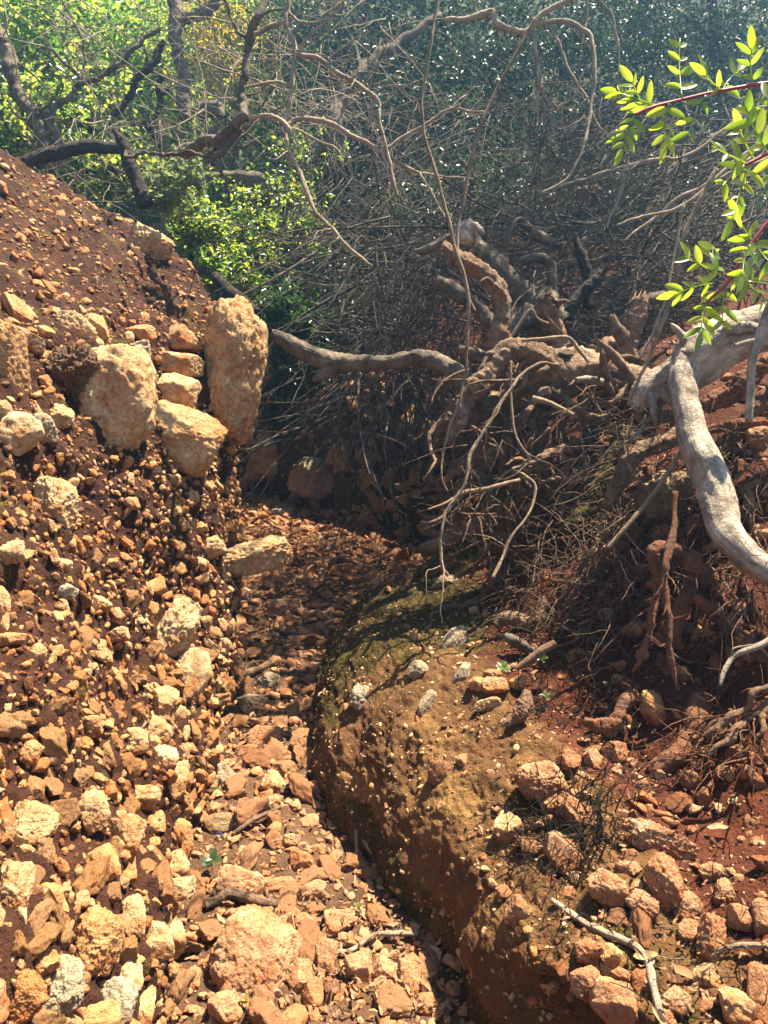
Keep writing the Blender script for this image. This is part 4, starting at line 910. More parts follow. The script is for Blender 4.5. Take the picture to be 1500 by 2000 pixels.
ground_stick('root', 'twisted dark root lying across the gully floor above the broad flat rock', 'root', [(400, 1776, 8), (425, 1768, 10), (450, 1756, 11), (475, 1762, 11), (505, 1772, 12), (540, 1772, 8)], M_root, .9, **SK)
ground_stick('stick', 'cigar-shaped brown piece of wood on top of the broad flat rock', 'stick', [(443, 1866, 4), (455, 1872, 12), (475, 1880, 14), (495, 1880, 10), (505, 1878, 3)], M_redroot, 4.5, n=30, sides=12, bark=.1)
ground_stick('stick', 'forked grey twig on the gully floor beside the pale orange block', 'stick', [(640, 1900, 3), (655, 1872, 4), (690, 1864, 5), (730, 1838, 5), (775, 1836, 5), (815, 1832, 4)], M_twig, 3, **SK)
ground_stick('stick', 'dark stick angled beside the cream oval stone on the path', 'stick', [(455, 1640, 4), (490, 1615, 5), (525, 1600, 5), (545, 1585, 4)], M_root, 3, **SK)
ground_stick('stick', 'short dark stick pointing at the mound on the middle path', 'stick', [(548, 1556, 4), (575, 1540, 6), (600, 1524, 6), (615, 1512, 4)], M_root, 2, **SK)
ground_stick('stick', 'thin stick propped upright against the mound face', 'stick', [(692, 1735, 2), (695, 1690, 3), (699, 1620, 3)], M_twig, 2, **SK)
ground_stick('root', 'dark root snaking over the shaded path below the bank', 'root', [(420, 1375, 7), (455, 1345, 8), (490, 1320, 8), (530, 1298, 7), (545, 1270, 6)], M_root, .8, **SK)
ground_stick('root', 'thin dark root crossing the far path beside the brown far stone', 'root', [(575, 1135, 4), (610, 1112, 6), (650, 1100, 6), (690, 1092, 4)], M_root, .8, **SK)
ground_stick('root', 'dark curved root in the shaded path nearer than the thin one', 'root', [(535, 1225, 4), (560, 1240, 5), (590, 1246, 6), (620, 1246, 4)], M_root, .8, **SK)

# ------------------------------------------------------------------ hanging and arching dead branches before the wood
HB = dict(n=90, sides=10, bark=.2, wig=.012, forks=4)
t, add = group_thing('dead_branch', 'pale forked dead branch hanging from the top into the middle of the view', 'dead branch', (566, -20, 2.9))
add('stem', [(566, -20, 2.9, 5), (562, 40, 2.9, 7), (577, 100, 2.88, 7), (567, 195, 2.85, 6), (562, 280, 2.8, 6), (585, 335, 2.78, 6), (600, 370, 2.76, 6), (625, 420, 2.74, 5), (670, 470, 2.72, 5), (727, 521, 2.7, 3)], M_twig, **HB)
add('twig', [(578, 105, 2.88, 6), (625, 118, 2.87, 6), (675, 150, 2.86, 6), (735, 192, 2.85, 5), (745, 240, 2.84, 4), (758, 310, 2.83, 4), (778, 385, 2.82, 3)], M_twig, **HB)
add('twig', [(735, 192, 2.85, 4), (725, 220, 2.85, 3), (722, 250, 2.85, 2)], M_twig, **HB)
add('twig', [(562, 245, 2.82, 6), (580, 234, 2.82, 6), (640, 236, 2.82, 6), (690, 258, 2.83, 6), (750, 296, 2.84, 5), (800, 330, 2.85, 4), (850, 345, 2.86, 3), (926, 350, 2.87, 2)], M_twig, **HB)
add('twig', [(750, 293, 2.84, 5), (785, 262, 2.84, 5), (830, 240, 2.84, 5), (880, 215, 2.84, 4), (915, 217, 2.84, 3), (955, 222, 2.84, 2)], M_twig, **HB)
add('twig', [(880, 215, 2.84, 3), (905, 198, 2.83, 2), (928, 169, 2.82, 2)], M_twig, **HB)
add('twig', [(750, 296, 2.84, 4), (765, 340, 2.83, 4), (778, 385, 2.82, 2)], M_twig, **HB)
add('twig', [(820, 338, 2.85, 3), (845, 385, 2.83, 2), (868, 425, 2.8, 2)], M_twig, **HB)
add('twig', [(567, 260, 2.8, 5), (549, 236, 2.82, 6), (520, 226, 2.84, 6), (490, 238, 2.9, 6)], M_twig, **HB)
add('twig', [(562, 40, 2.9, 6), (530, 55, 2.9, 6), (500, 70, 2.9, 7)], M_twig, **HB)
add('twig', [(575, 170, 2.86, 4), (530, 160, 2.86, 4), (478, 172, 2.86, 3)], M_twig, **HB)
add('twig', [(577, 100, 2.88, 4), (600, 70, 2.86, 4), (640, 35, 2.84, 3), (670, 0, 2.82, 3)], M_twig, **HB)
add('twig', [(562, 20, 2.9, 4), (590, 42, 2.88, 4), (625, 42, 2.86, 3), (668, 5, 2.84, 3)], M_twig, **HB)
add('twig', [(565, 250, 2.8, 3), (610, 268, 2.78, 3), (650, 285, 2.76, 3), (672, 308, 2.75, 2)], M_twig, **HB)
add('twig', [(640, 120, 2.87, 3), (655, 100, 2.86, 3), (700, 72, 2.85, 2)], M_twig, **HB)
t, add = group_thing('dead_branch', 'grey crooked branch entering at the top and drooping in thin arcs at right of middle', 'dead branch', (868, 40, 3.2))
add('stem', [(868, 40, 3.2, 7), (915, 34, 3.2, 7), (960, 24, 3.2, 8), (970, 48, 3.18, 9), (1000, 62, 3.16, 8), (1030, 62, 3.15, 7), (1055, 35, 3.15, 7), (1090, 12, 3.15, 7), (1140, -10, 3.15, 6)], M_twig, **HB)
add('twig', [(1040, 50, 3.15, 6), (1080, 40, 3.12, 6), (1115, 44, 3.1, 6), (1150, 75, 3.08, 6), (1160, 125, 3.06, 5), (1152, 200, 3.04, 4), (1140, 280, 3.02, 4), (1110, 340, 3.0, 3), (1056, 376, 3.0, 2)], M_twig, **HB)
add('twig', [(1042, 52, 3.15, 5), (1050, 100, 3.13, 5), (1053, 165, 3.12, 4), (1048, 247, 3.1, 2)], M_twig, **HB)
add('twig', [(1053, 160, 3.12, 4), (1065, 188, 3.12, 3), (1085, 210, 3.12, 3), (1105, 202, 3.12, 2)], M_twig, **HB)
add('twig', [(1068, 48, 3.14, 4), (1100, 110, 3.12, 4), (1135, 175, 3.1, 3), (1160, 220, 3.08, 3), (1182, 258, 3.06, 2)], M_twig, **HB)
add('twig', [(1165, -10, 3.2, 4), (1195, 35, 3.2, 4), (1207, 80, 3.2, 3), (1208, 165, 3.2, 2)], M_twig, **HB)
add('twig', [(1145, -5, 3.15, 4), (1148, 50, 3.15, 3), (1135, 95, 3.15, 2)], M_twig, **HB)
add('twig', [(935, 30, 3.2, 3), (930, 10, 3.2, 3), (938, -20, 3.2, 3)], M_twig, **HB)
single('twig', 'long reddish twig hanging from the top left of the other, swaying down to the roots', 'twig', [(860, -15, 2.1, 3), (850, 50, 2.1, 3), (832, 140, 2.1, 3), (824, 210, 2.1, 3), (832, 280, 2.1, 3), (852, 340, 2.1, 3.5), (876, 430, 2.1, 3.5), (890, 500, 2.1, 3.5), (914, 590, 2.1, 3.5), (912, 700, 2.1, 3), (897, 770, 2.1, 3), (880, 840, 2.1, 3), (863, 910, 2.1, 2), (874, 960, 2.1, 1.5)], M_paletwig, n=120, sides=8, bark=.1, wig=.01)
single('twig', 'long straight reddish twig slanting from the top branch down to the roots', 'twig', [(1045, 35, 2.15, 3), (1010, 100, 2.15, 3), (960, 190, 2.15, 3.5), (925, 300, 2.15, 3.5), (905, 390, 2.15, 3.5), (893, 455, 2.15, 3), (900, 530, 2.12, 3), (920, 600, 2.1, 2.5), (925, 605, 2.1, 2)], M_paletwig, n=90, sides=8, bark=.1, wig=.006)
t, add = group_thing('root', 'long cream rootlet curving down from the trunk to the mound top', 'root', (1090, 712, 2.7))
add('strand', [(1090, 712, 2.7, 2.5), (1050, 708, 2.68, 3), (1010, 740, 2.65, 3.5), (980, 790, 2.62, 3.5), (945, 850, 2.6, 4), (920, 895, 2.58, 4), (905, 950, 2.56, 3.5), (870, 1010, 2.54, 3), (860, 1085, 2.53, 3), (875, 1125, 2.53, 3)], M_paletwig, n=110, sides=10, bark=.2, wig=.012, forks=7)
add('strand', [(1015, 938, 2.6, 4), (960, 952, 2.58, 4), (900, 968, 2.57, 4), (868, 985, 2.56, 3), (836, 995, 2.55, 2)], M_paletwig, n=60, sides=10, bark=.2, wig=.012, forks=5)
add('strand', [(895, 965, 2.57, 3), (865, 1005, 2.56, 3), (825, 1020, 2.55, 2)], M_paletwig, n=40, sides=10, bark=.12, wig=.01)
single('root', 'cream rootlet dangling straight from the arched root then zigzagging', 'root', [(998, 705, 2.75, 2.5), (998, 760, 2.74, 2.5), (1003, 840, 2.72, 2.5), (1020, 875, 2.7, 3), (1033, 895, 2.7, 3), (1015, 912, 2.69, 3), (1002, 918, 2.68, 3), (1025, 930, 2.67, 3), (1045, 950, 2.66, 3), (1035, 1000, 2.63, 3), (1000, 1050, 2.6, 3), (985, 1085, 2.58, 3), (962, 1130, 2.55, 4)], M_paletwig, n=120, sides=10, bark=.2, wig=.008, forks=6)
single('twig', 'pale kinked twig rising from the stump between hooked and upright root', 'twig', [(995, 665, 2.9, 2.5), (1010, 640, 2.9, 3), (1036, 605, 2.9, 3), (1050, 622, 2.9, 2), (1072, 632, 2.9, 2)], M_paletwig, n=40, sides=8, bark=.12)
single('twig', 'pale stem lying against the stump with a drooping end right of the upright root', 'twig', [(1020, 665, 2.85, 3), (1060, 662, 2.85, 4), (1108, 660, 2.85, 4), (1128, 680, 2.85, 4), (1150, 708, 2.84, 3)], M_paletwig, n=40, sides=8, bark=.12)
single('twig', 'straight pale stick leaning under the bleached limb beside the ochre rock', 'twig', [(1332, 880, 2.35, 4), (1290, 945, 2.33, 5), (1240, 1010, 2.31, 5), (1185, 1072, 2.3, 4)], M_paletwig, n=40, sides=10, bark=.1)
single('twig', 'short straight pale stick poking out of the trunk underside', 'twig', [(1040, 778, 2.8, 6), (1075, 788, 2.78, 5), (1122, 812, 2.75, 4)], M_paletwig, n=30, sides=10, bark=.1)
single('twig', 'tall thin brown stem slanting up to the mastic leaves', 'twig', [(1240, 760, 2.3, 3.5), (1270, 690, 2.3, 4), (1305, 600, 2.3, 4), (1330, 480, 2.3, 4), (1370, 390, 2.3, 5), (1400, 330, 2.3, 5)], M_paletwig, n=60, sides=10, bark=.1, wig=.006)

# ------------------------------------------------------------------ foliage
def leaves(ctr, size, r, up=.55, aspect=.42, fold=.25, dirs=None):
    """leaf blades (two folded quads each) at centres (n,3): returns V, quads"""
    n = len(ctr)
    z = r.normal(size=(n, 3)); z[:, 2] = np.abs(z[:, 2])+up; z /= np.linalg.norm(z, axis=1)[:, None]
    a = r.normal(size=(n, 3)) if dirs is None else dirs
    x = a-(a*z).sum(1)[:, None]*z; x /= np.linalg.norm(x, axis=1)[:, None]+1e-9
    y = np.cross(z, x); L = np.asarray(size)*r.uniform(.7, 1.3, n); w = L*aspect*.5
    L = L[:, None]; w = w[:, None]; dz = z*w*fold*2
    V = np.stack([ctr-x*L*.5, ctr-x*L*.15+y*w+dz, ctr+x*L*.22+y*w*.85+dz, ctr+x*L*.5, ctr+x*L*.22-y*w*.85+dz, ctr-x*L*.15-y*w+dz], 1)
    b = (np.arange(n)*6)[:, None]
    Q = np.concatenate([b+np.array([0, 3, 2, 1]), b+np.array([0, 5, 4, 3])])
    return V.reshape(-1, 3), Q
def clump_points(centre, radii, n, r, per=30, spread=.16):
    """leaf positions gathered in sprays inside an ellipsoid, denser to the outside; also the spray axes"""
    m = max(3, n//per)
    q = r.normal(size=(m, 3)); q /= np.linalg.norm(q, axis=1)[:, None]; q *= (r.random(m)**.45)[:, None]
    q = q*(1+.35*fbm(q*2.3+r.uniform(0, 50), 3))[:, None]
    sc = np.asarray(centre)+q*np.asarray(radii)
    ax = q+r.normal(size=(m, 3))*.6+np.array([0, 0, .3]); ax /= np.linalg.norm(ax, axis=1)[:, None]
    k = r.integers(0, m, n); t = r.uniform(-1, 1, n)
    sp = spread*np.mean(radii)
    p = sc[k]+ax[k]*(t*sp*1.6)[:, None]+r.normal(size=(n, 3))*sp*.38
    d = ax[k]+r.normal(size=(n, 3))*.7
    return p, d, sc, ax
def plant(name, label, cat, base, clumps, leafmat, stemmat, size, seed, group=None, trunk=None, aspect=.42, per=30, spread=.16, stem_r=.02, crown='crown', stem='trunk', up=.55):
    """clumps: (centre, radii, n); trunk: list of (points, radii); else stems from the base to the clump centres"""
    r = np.random.default_rng(seed); base = np.asarray(base, float)
    t = thing(name, label, cat, base, group)
    PP, DD, SCs = [], [], []
    for c, rad, n in clumps:
        p, d, sc, ax = clump_points(c, rad, n, r, per, spread); PP.append(p); DD.append(d); SCs.append((np.asarray(c), sc))
    p = np.concatenate(PP)-base; d = np.concatenate(DD)
    V, Q = leaves(p, np.full(len(p), size), r, up, aspect, dirs=d)
    obj(crown, mesh_np(crown, V, Q, leafmat, smooth=False), t)
    paths, rads = [], []
    for pts, rr in (trunk or []):
        pts = [np.asarray(x)-base for x in pts]
        pth = catmull(pts, 24); pth = pth+.02*np.stack([fbm(pth*3+seed+31*i, 2) for i in range(3)], 1)
        paths.append(pth); rads.append(catmull(np.asarray(rr, float)[:, None], 24)[:, 0])
    for c, sc in SCs:
        if trunk: 
            allp = np.concatenate(paths[:len(trunk)])
            start = allp[np.argmin(np.linalg.norm(allp-(c-base), axis=1))]
        else: start = np.zeros(3)
        mid = (start+c-base)/2+r.normal(size=3)*.08
        pth = catmull([start, mid, c-base], 24); paths.append(pth); rads.append(np.linspace(stem_r, stem_r*.45, 24))
        for s in sc[:: max(1, len(sc)//22)]:
            e = s-base; st = c-base
            k = r.integers(4, 22); st = pth[k]
            m2 = (st+e)/2+r.normal(size=3)*.06
            paths.append(catmull([st, m2, e], 24)); rads.append(np.linspace(stem_r*.35, stem_r*.1, 24))
    V, Fl, ring, uv = tubes(np.array(paths), np.maximum(np.array(rads), .0015), 7)
    obj(stem, mesh_np(stem, V, Fl, stemmat, uv=uv), t)
    return t
def cl(u, v, d, rx, rz, n, ry=None): return (P(u, v, d), (rx, ry or rx, rz), n)

# bright tree at the top left and its neighbours
T1 = dict(aspect=.36, per=26, spread=.2)
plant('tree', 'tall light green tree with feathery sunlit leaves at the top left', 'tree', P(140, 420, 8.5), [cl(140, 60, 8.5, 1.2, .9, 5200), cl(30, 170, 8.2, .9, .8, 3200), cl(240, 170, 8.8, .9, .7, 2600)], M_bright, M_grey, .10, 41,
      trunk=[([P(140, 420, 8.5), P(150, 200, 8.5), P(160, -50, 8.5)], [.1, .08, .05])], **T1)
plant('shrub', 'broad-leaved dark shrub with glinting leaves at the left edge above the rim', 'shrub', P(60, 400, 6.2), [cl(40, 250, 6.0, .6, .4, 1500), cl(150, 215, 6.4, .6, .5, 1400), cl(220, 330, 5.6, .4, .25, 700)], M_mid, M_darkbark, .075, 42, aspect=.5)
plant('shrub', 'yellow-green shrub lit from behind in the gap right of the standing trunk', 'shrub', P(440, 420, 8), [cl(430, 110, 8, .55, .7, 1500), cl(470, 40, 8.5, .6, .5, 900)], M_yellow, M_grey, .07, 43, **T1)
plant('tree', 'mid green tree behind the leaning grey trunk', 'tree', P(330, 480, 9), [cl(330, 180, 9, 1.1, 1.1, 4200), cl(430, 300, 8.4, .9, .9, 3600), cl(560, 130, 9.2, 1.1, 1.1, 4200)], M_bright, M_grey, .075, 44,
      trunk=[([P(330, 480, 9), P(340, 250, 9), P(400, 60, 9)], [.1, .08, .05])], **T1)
plant('shrub', 'small-leaved shrub glowing yellow-green below the hanging branch', 'shrub', P(500, 640, 5.6), [cl(505, 400, 5.6, .36, .30, 900), cl(560, 450, 5.8, .32, .36, 750), cl(470, 480, 5.3, .34, .26, 800), cl(590, 330, 6.2, .3, .4, 700)], M_mid, M_grey, .042, 45, aspect=.5, per=22, spread=.2)
plant('shrub', 'leafy green shrub rising behind the rim of the left bank', 'shrub', P(420, 580, 5.0), [cl(390, 450, 5.0, .3, .2, 800), cl(440, 520, 4.9, .26, .2, 800), cl(370, 410, 5.3, .25, .16, 450)], M_mid, M_grey, .05, 46, aspect=.46, per=22, spread=.2)
plant('herb', 'grey-green felty herb on the rim before the dark log', 'herb', P(330, 430, 4.5), [cl(335, 365, 4.5, .14, .16, 420), cl(300, 390, 4.5, .12, .10, 220), cl(370, 355, 4.5, .10, .12, 200)], M_sage, M_greenstem, .035, 47, aspect=.75, per=14, spread=.3, stem_r=.005)
plant('shrub', 'deep green shrub hanging beside the tallest boulder over the gully', 'shrub', P(560, 760, 4.9), [cl(555, 640, 4.9, .2, .3, 1500), cl(585, 720, 4.9, .16, .22, 900), cl(545, 800, 4.9, .13, .2, 600), cl(520, 600, 5.1, .2, .2, 700)], M_deep, M_grey, .048, 48, aspect=.5, per=20, spread=.24)
# dark tall trees in the middle and on the right; upper crowns out of view thickened to shade the slope
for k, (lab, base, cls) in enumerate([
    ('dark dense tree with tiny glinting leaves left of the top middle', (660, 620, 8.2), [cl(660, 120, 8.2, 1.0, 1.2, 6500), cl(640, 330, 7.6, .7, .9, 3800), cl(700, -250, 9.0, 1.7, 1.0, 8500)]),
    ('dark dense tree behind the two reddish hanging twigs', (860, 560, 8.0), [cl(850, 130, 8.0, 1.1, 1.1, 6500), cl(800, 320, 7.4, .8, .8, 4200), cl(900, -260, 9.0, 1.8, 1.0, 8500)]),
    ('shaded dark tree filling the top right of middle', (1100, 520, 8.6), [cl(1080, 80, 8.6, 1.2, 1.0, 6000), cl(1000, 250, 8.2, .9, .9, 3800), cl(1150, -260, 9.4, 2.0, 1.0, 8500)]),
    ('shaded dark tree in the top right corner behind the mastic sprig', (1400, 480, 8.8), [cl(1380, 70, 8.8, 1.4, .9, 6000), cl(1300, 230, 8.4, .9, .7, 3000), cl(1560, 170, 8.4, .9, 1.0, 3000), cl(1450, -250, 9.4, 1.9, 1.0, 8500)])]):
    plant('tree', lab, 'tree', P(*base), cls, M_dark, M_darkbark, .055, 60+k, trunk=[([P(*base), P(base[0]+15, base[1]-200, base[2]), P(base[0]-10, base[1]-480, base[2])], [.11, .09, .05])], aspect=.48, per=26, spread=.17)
plant('shrub', 'ivy-dark bush over the far end of the gully', 'shrub', P(660, 720, 6.6), [cl(640, 560, 6.6, .5, .5, 2600), cl(700, 640, 6.3, .5, .4, 1800), cl(600, 700, 6.5, .35, .4, 1300)], M_dark, M_darkbark, .045, 70, aspect=.5, per=22)
plant('shrub', 'dim shrub low behind the knobbed leaning stump', 'shrub', P(830, 560, 6.8), [cl(820, 420, 6.8, .7, .5, 2600), cl(950, 380, 7.2, .8, .6, 2400)], M_dark, M_darkbark, .045, 71, aspect=.5, per=22)
plant('shrub', 'dim shrub on the slope under the mastic sprig', 'shrub', P(1300, 560, 6.8), [cl(1250, 400, 7.0, .9, .4, 1800), cl(1450, 420, 6.6, .7, .5, 1700)], M_dark, M_darkbark, .045, 72, aspect=.5, per=22)
for k, (u, v, d) in enumerate([(-350, 60, 11), (40, 30, 13), (420, 20, 13), (820, 10, 13), (1250, 10, 13), (1750, 60, 12)]):
    plant('tree', ['pale green far tree beyond the left edge of the wood', 'pale green far tree seen through the feathery tree', 'green far tree seen through the gap of the hanging branch', 'green far tree glimpsed behind the middle dark trees',
                   'green far tree glimpsed behind the right dark trees', 'far tree beyond the right edge of the wood'][k], 'tree', P(u, 480, d), [cl(u, v, d, 2.3, 2.0, 4200)]+([cl(u+80, v-250, d, 2.4, 1.4, 2500)] if k > 2 else [])+[cl(u-30, 300, d-.6, 2.2, 1.2, 3200)],
          M_bright if k < 3 else M_dark, M_grey, .10, 80+k, trunk=[([P(u, 520, d), P(u+10, 200, d), P(u, -100, d)], [.14, .11, .06])], aspect=.45, per=30)

plant('tree', 'unseen leafy tree added over the right bank for its crown to shade the path', 'tree', A(2.9, 6.0, 1.9), [(A(1.2, 4.75, 4.4), (.7, .75, .35), 2300), (A(2.0, 5.5, 4.9), (.8, .8, .5), 2000)], M_dark, M_darkbark, .055, 90,  # unseen tree, added so its crown shades the middle path
      trunk=[([A(2.9, 6.0, 1.9), A(2.75, 5.9, 3.4), A(2.1, 5.4, 4.6), A(1.4, 4.9, 4.4)], [.09, .075, .05, .02])], aspect=.48, per=26, spread=.2)

# bare trunks and boughs of the wood
TB = dict(n=80, sides=14, bark=.2, wig=.03, forks=7)
def bough(name, label, cat, limbs, mat, group=None):
    t, add = group_thing(name, label, cat, limbs[0][0][:3], group)
    for i, L in enumerate(limbs): add('trunk' if i == 0 else 'branch', [(u, v, d, r*.78) for u, v, d, r in L], mat, **TB)
bough('bare_tree', 'leaning grey trunk at the left edge forking low', 'tree trunk', [[(105, 330, 5.2, 15), (95, 300, 5.2, 15), (70, 240, 5.2, 16), (30, 165, 5.2, 17), (0, 85, 5.2, 18), (-30, 30, 5.2, 18)], [(125, 320, 5.2, 14), (100, 245, 5.2, 11), (70, 215, 5.2, 10)],
      [(95, 245, 5.2, 8), (120, 200, 5.2, 8), (155, 162, 5.2, 7), (200, 150, 5.2, 7), (240, 125, 5.2, 7), (280, 80, 5.2, 6), (312, 54, 5.2, 4)], [(160, 160, 5.2, 5), (130, 125, 5.2, 4), (95, 95, 5.2, 3), (60, 110, 5.2, 2)], [(155, 162, 5.2, 4), (165, 120, 5.2, 3), (150, 60, 5.2, 3), (120, 0, 5.2, 2)]], M_grey)
single('log', 'black fallen log lying on the rim at the left', 'log', [(20, 325, 4.6, 8), (60, 312, 4.6, 12), (125, 294, 4.6, 13), (185, 287, 4.6, 12), (245, 292, 4.6, 9)], M_darkbark, n=60, sides=14, bark=.14, wig=.01)
single('stump', 'dark splintered stump standing at the right end of the black log', 'stump', [(285, 400, 4.4, 17), (268, 355, 4.4, 15), (250, 310, 4.4, 13), (240, 280, 4.4, 12), (226, 258, 4.4, 5)], M_darkbark, n=50, sides=14, bark=.2, broken=1.)
bough('bare_tree', 'upright scaly trunk cut off short above the hanging tangle', 'tree trunk', [[(364, 232, 6.2, 14), (360, 205, 6.2, 16), (352, 125, 6.2, 16), (344, 60, 6.2, 17), (340, -20, 6.2, 18)], [(352, 30, 6.2, 14), (390, 28, 6.2, 14), (425, -10, 6.2, 13)]], M_grey)
bough('bare_tree', 'curved thin trunk bending right into pale bare branches', 'tree trunk', [[(360, 300, 3.6, 13), (400, 282, 3.5, 13), (440, 262, 3.4, 12), (475, 238, 3.3, 11), (478, 210, 3.3, 10), (478, 150, 3.3, 10), (495, 72, 3.3, 10), (522, -10, 3.3, 9)], [(488, 232, 3.3, 8), (478, 255, 3.3, 9), (440, 292, 3.3, 8), (405, 308, 3.3, 6)],
      [(440, 292, 3.3, 5), (370, 304, 3.4, 5), (300, 302, 3.6, 4), (245, 296, 3.8, 4)], [(412, 310, 3.3, 5), (430, 340, 3.3, 4), (452, 380, 3.3, 3), (440, 400, 3.3, 2)], [(495, 75, 3.3, 5), (470, 65, 3.3, 4), (450, 20, 3.3, 4), (435, -10, 3.3, 3)], [(440, 292, 3.3, 3), (475, 285, 3.3, 3), (500, 270, 3.3, 2)]], M_grey)
bough('dead_branch', 'black crooked branch crossing the bright leaves', 'dead branch', [[(222, 225, 5.6, 9), (245, 190, 5.6, 8), (270, 152, 5.6, 8), (298, 115, 5.6, 9), (322, 80, 5.6, 7)]], M_darkbark)
bough('dead_branch', 'black forked snag left of the scaly trunk', 'dead branch', [[(312, 285, 5.8, 10), (308, 230, 5.8, 9), (312, 190, 5.8, 8), (315, 150, 5.8, 7)], [(305, 265, 5.8, 8), (280, 245, 5.8, 6), (255, 242, 5.8, 5)], [(314, 180, 5.8, 5), (328, 168, 5.8, 4)]], M_darkbark)
bough('bare_tree', 'thick low bough running right then climbing through the dark trees', 'tree trunk', [[(385, 350, 6.2, 12), (440, 345, 6.2, 15), (500, 352, 6.2, 17), (560, 365, 6.2, 19), (582, 340, 6.2, 17), (602, 308, 6.2, 14), (640, 288, 6.2, 13), (655, 235, 6.2, 13), (662, 195, 6.3, 14), (720, 125, 6.4, 13), (790, 75, 6.5, 11), (860, 30, 6.6, 10)], [(585, 360, 6.2, 13), (592, 395, 6.2, 10), (598, 440, 6.2, 8)]], M_grey)
bough('dead_branch', 'grey bough with a bare grey swelling behind the curved trunk', 'dead branch', [[(375, 218, 5.9, 8), (395, 212, 5.9, 19), (420, 214, 5.9, 18), (430, 235, 5.9, 8), (410, 258, 5.9, 7)], [(385, 225, 5.9, 5), (400, 245, 5.9, 5), (412, 262, 5.9, 6)]], M_grey)
single('log', 'dark log angling down behind the tallest boulder', 'log', [(420, 540, 4.6, 10), (450, 570, 4.5, 12), (480, 595, 4.45, 13), (505, 612, 4.4, 8)], M_darkbark, n=40, sides=12, bark=.15)
for k, pts in enumerate([[(325, 530, 3.95, 4), (350, 560, 3.85, 5), (375, 590, 3.7, 4), (398, 640, 3.55, 3)], [(340, 525, 3.95, 4), (365, 545, 3.85, 5), (385, 570, 3.75, 4), (400, 600, 3.6, 3)], [(362, 530, 3.95, 3), (385, 560, 3.8, 4), (405, 590, 3.7, 3)]]):
    single('root', ['longest of three bare roots hanging over the rim above the tallest boulder', 'middle of three bare roots hanging over the rim above the tallest boulder', 'shortest of three bare roots hanging over the rim above the tallest boulder'][k], 'root', pts, M_twig, n=40, sides=10, bark=.2, wig=.015)

# ------------------------------------------------------------------ brushwood, rootlets: masses nobody could count
def twig_mass(name, label, regions, mat, seed, kind='stuff'):
    r = np.random.default_rng(seed); PA, RA = [], []
    for u0, u1, v0, v1, d0, d1, n, dirn, jit, L, rad, grav in regions:
        u = r.uniform(u0, u1, n); v = r.uniform(v0, v1, n); d = r.uniform(d0, d1, n)
        s = np.array([P(a, b, c) for a, b, c in zip(u, v, d)])
        dr = np.asarray(dirn, float)+r.normal(size=(n, 3))*jit
        ln = L*r.uniform(.5, 1.4, n)
        p = wander(s, dr, ln, 9, r, .16, grav); rr = rad*r.uniform(.5, 1.5, n)**1.3
        PA.append(p); RA.append(rr[:, None]*np.linspace(1, .35, 9)[None])
        for rep in range(2):       # side twigs
            k = r.integers(2, 8, n); b = p[np.arange(n), k]; dd = p[np.arange(n), k]-p[np.arange(n), k-1]
            dd = dd/np.linalg.norm(dd, axis=1)[:, None]+r.normal(size=(n, 3))*.6
            PA.append(wander(b, dd, ln*r.uniform(.25, .6, n), 9, r, .2, grav)); RA.append((rr*.55)[:, None]*np.linspace(1, .35, 9)[None])
    V, Fl, ring, uv = tubes(np.concatenate(PA), np.maximum(np.concatenate(RA), .0006), 4)
    o = obj(name, mesh_np(name, V, Fl, mat, uv=uv))
    return tag(o, label, 'brushwood', kind=kind)
twig_mass('brushwood', 'tangle of fine dead twigs hanging over the far gully wall', [
    (690, 1020, 420, 640, 4.4, 5.6, 230, (-.5, -.3, -.5), .85, .75, .0030, .04),
    (720, 920, 560, 800, 4.2, 5.2, 260, (-.1, -.3, -.8), .65, .7, .0028, .05),
    (640, 960, 420, 820, 4.1, 5.0, 130, (-.4, -.3, -.6), .8, 1.1, .0052, .04),
    (600, 1100, 160, 440, 5.0, 6.0, 170, (-.5, -.2, -.8), .7, 1.0, .0034, .04)], M_brush, 201)
twig_mass('brushwood', 'heap of grey dead twigs on the slope behind the stumps', [
    (1000, 1500, 430, 680, 3.75, 4.8, 380, (-.9, -.2, -.25), .7, .7, .0032, .02),
    (1150, 1560, 220, 460, 4.0, 5.2, 260, (-.8, -.3, -.5), .5, .95, .0036, .03),
    (940, 1300, 540, 700, 3.65, 4.2, 170, (.6, -.2, .1), .8, .45, .0028, .03),
    (960, 1500, 420, 700, 3.7, 4.5, 120, (-.6, -.2, -.1), .9, .8, .0060, .02),
    (1050, 1500, 180, 420, 4.8, 6.0, 220, (-.5, -.3, -.8), .7, 1.0, .0034, .04)], M_brush, 202)
twig_mass('rootlets', 'chaotic fine roots and splinters hanging from the uprooted stump', [
    (870, 1260, 740, 1000, 2.76, 3.05, 120, (-.3, -.1, -.7), .7, .26, .0020, .05),
    (880, 1240, 720, 1050, 2.75, 3.0, 70, (-.4, -.1, -.5), .8, .22, .0048, .03),
    (1180, 1500, 780, 1080, 2.35, 2.6, 130, (-.3, -.1, -.8), .6, .24, .0016, .05)], M_root, 204)
twig_mass('brushwood', 'bare pale twigs criss-crossing the trees at the top left', [
    (0, 420, -20, 260, 4.6, 6.8, 130, (.4, -.2, -.5), .8, .8, .0040, .02),
    (380, 760, -20, 260, 4.0, 6.5, 110, (.5, -.2, -.6), .8, .8, .0034, .03),
    (0, 380, 240, 400, 4.6, 5.6, 80, (.6, -.2, .1), .7, .4, .0028, .02)], M_twig, 203)
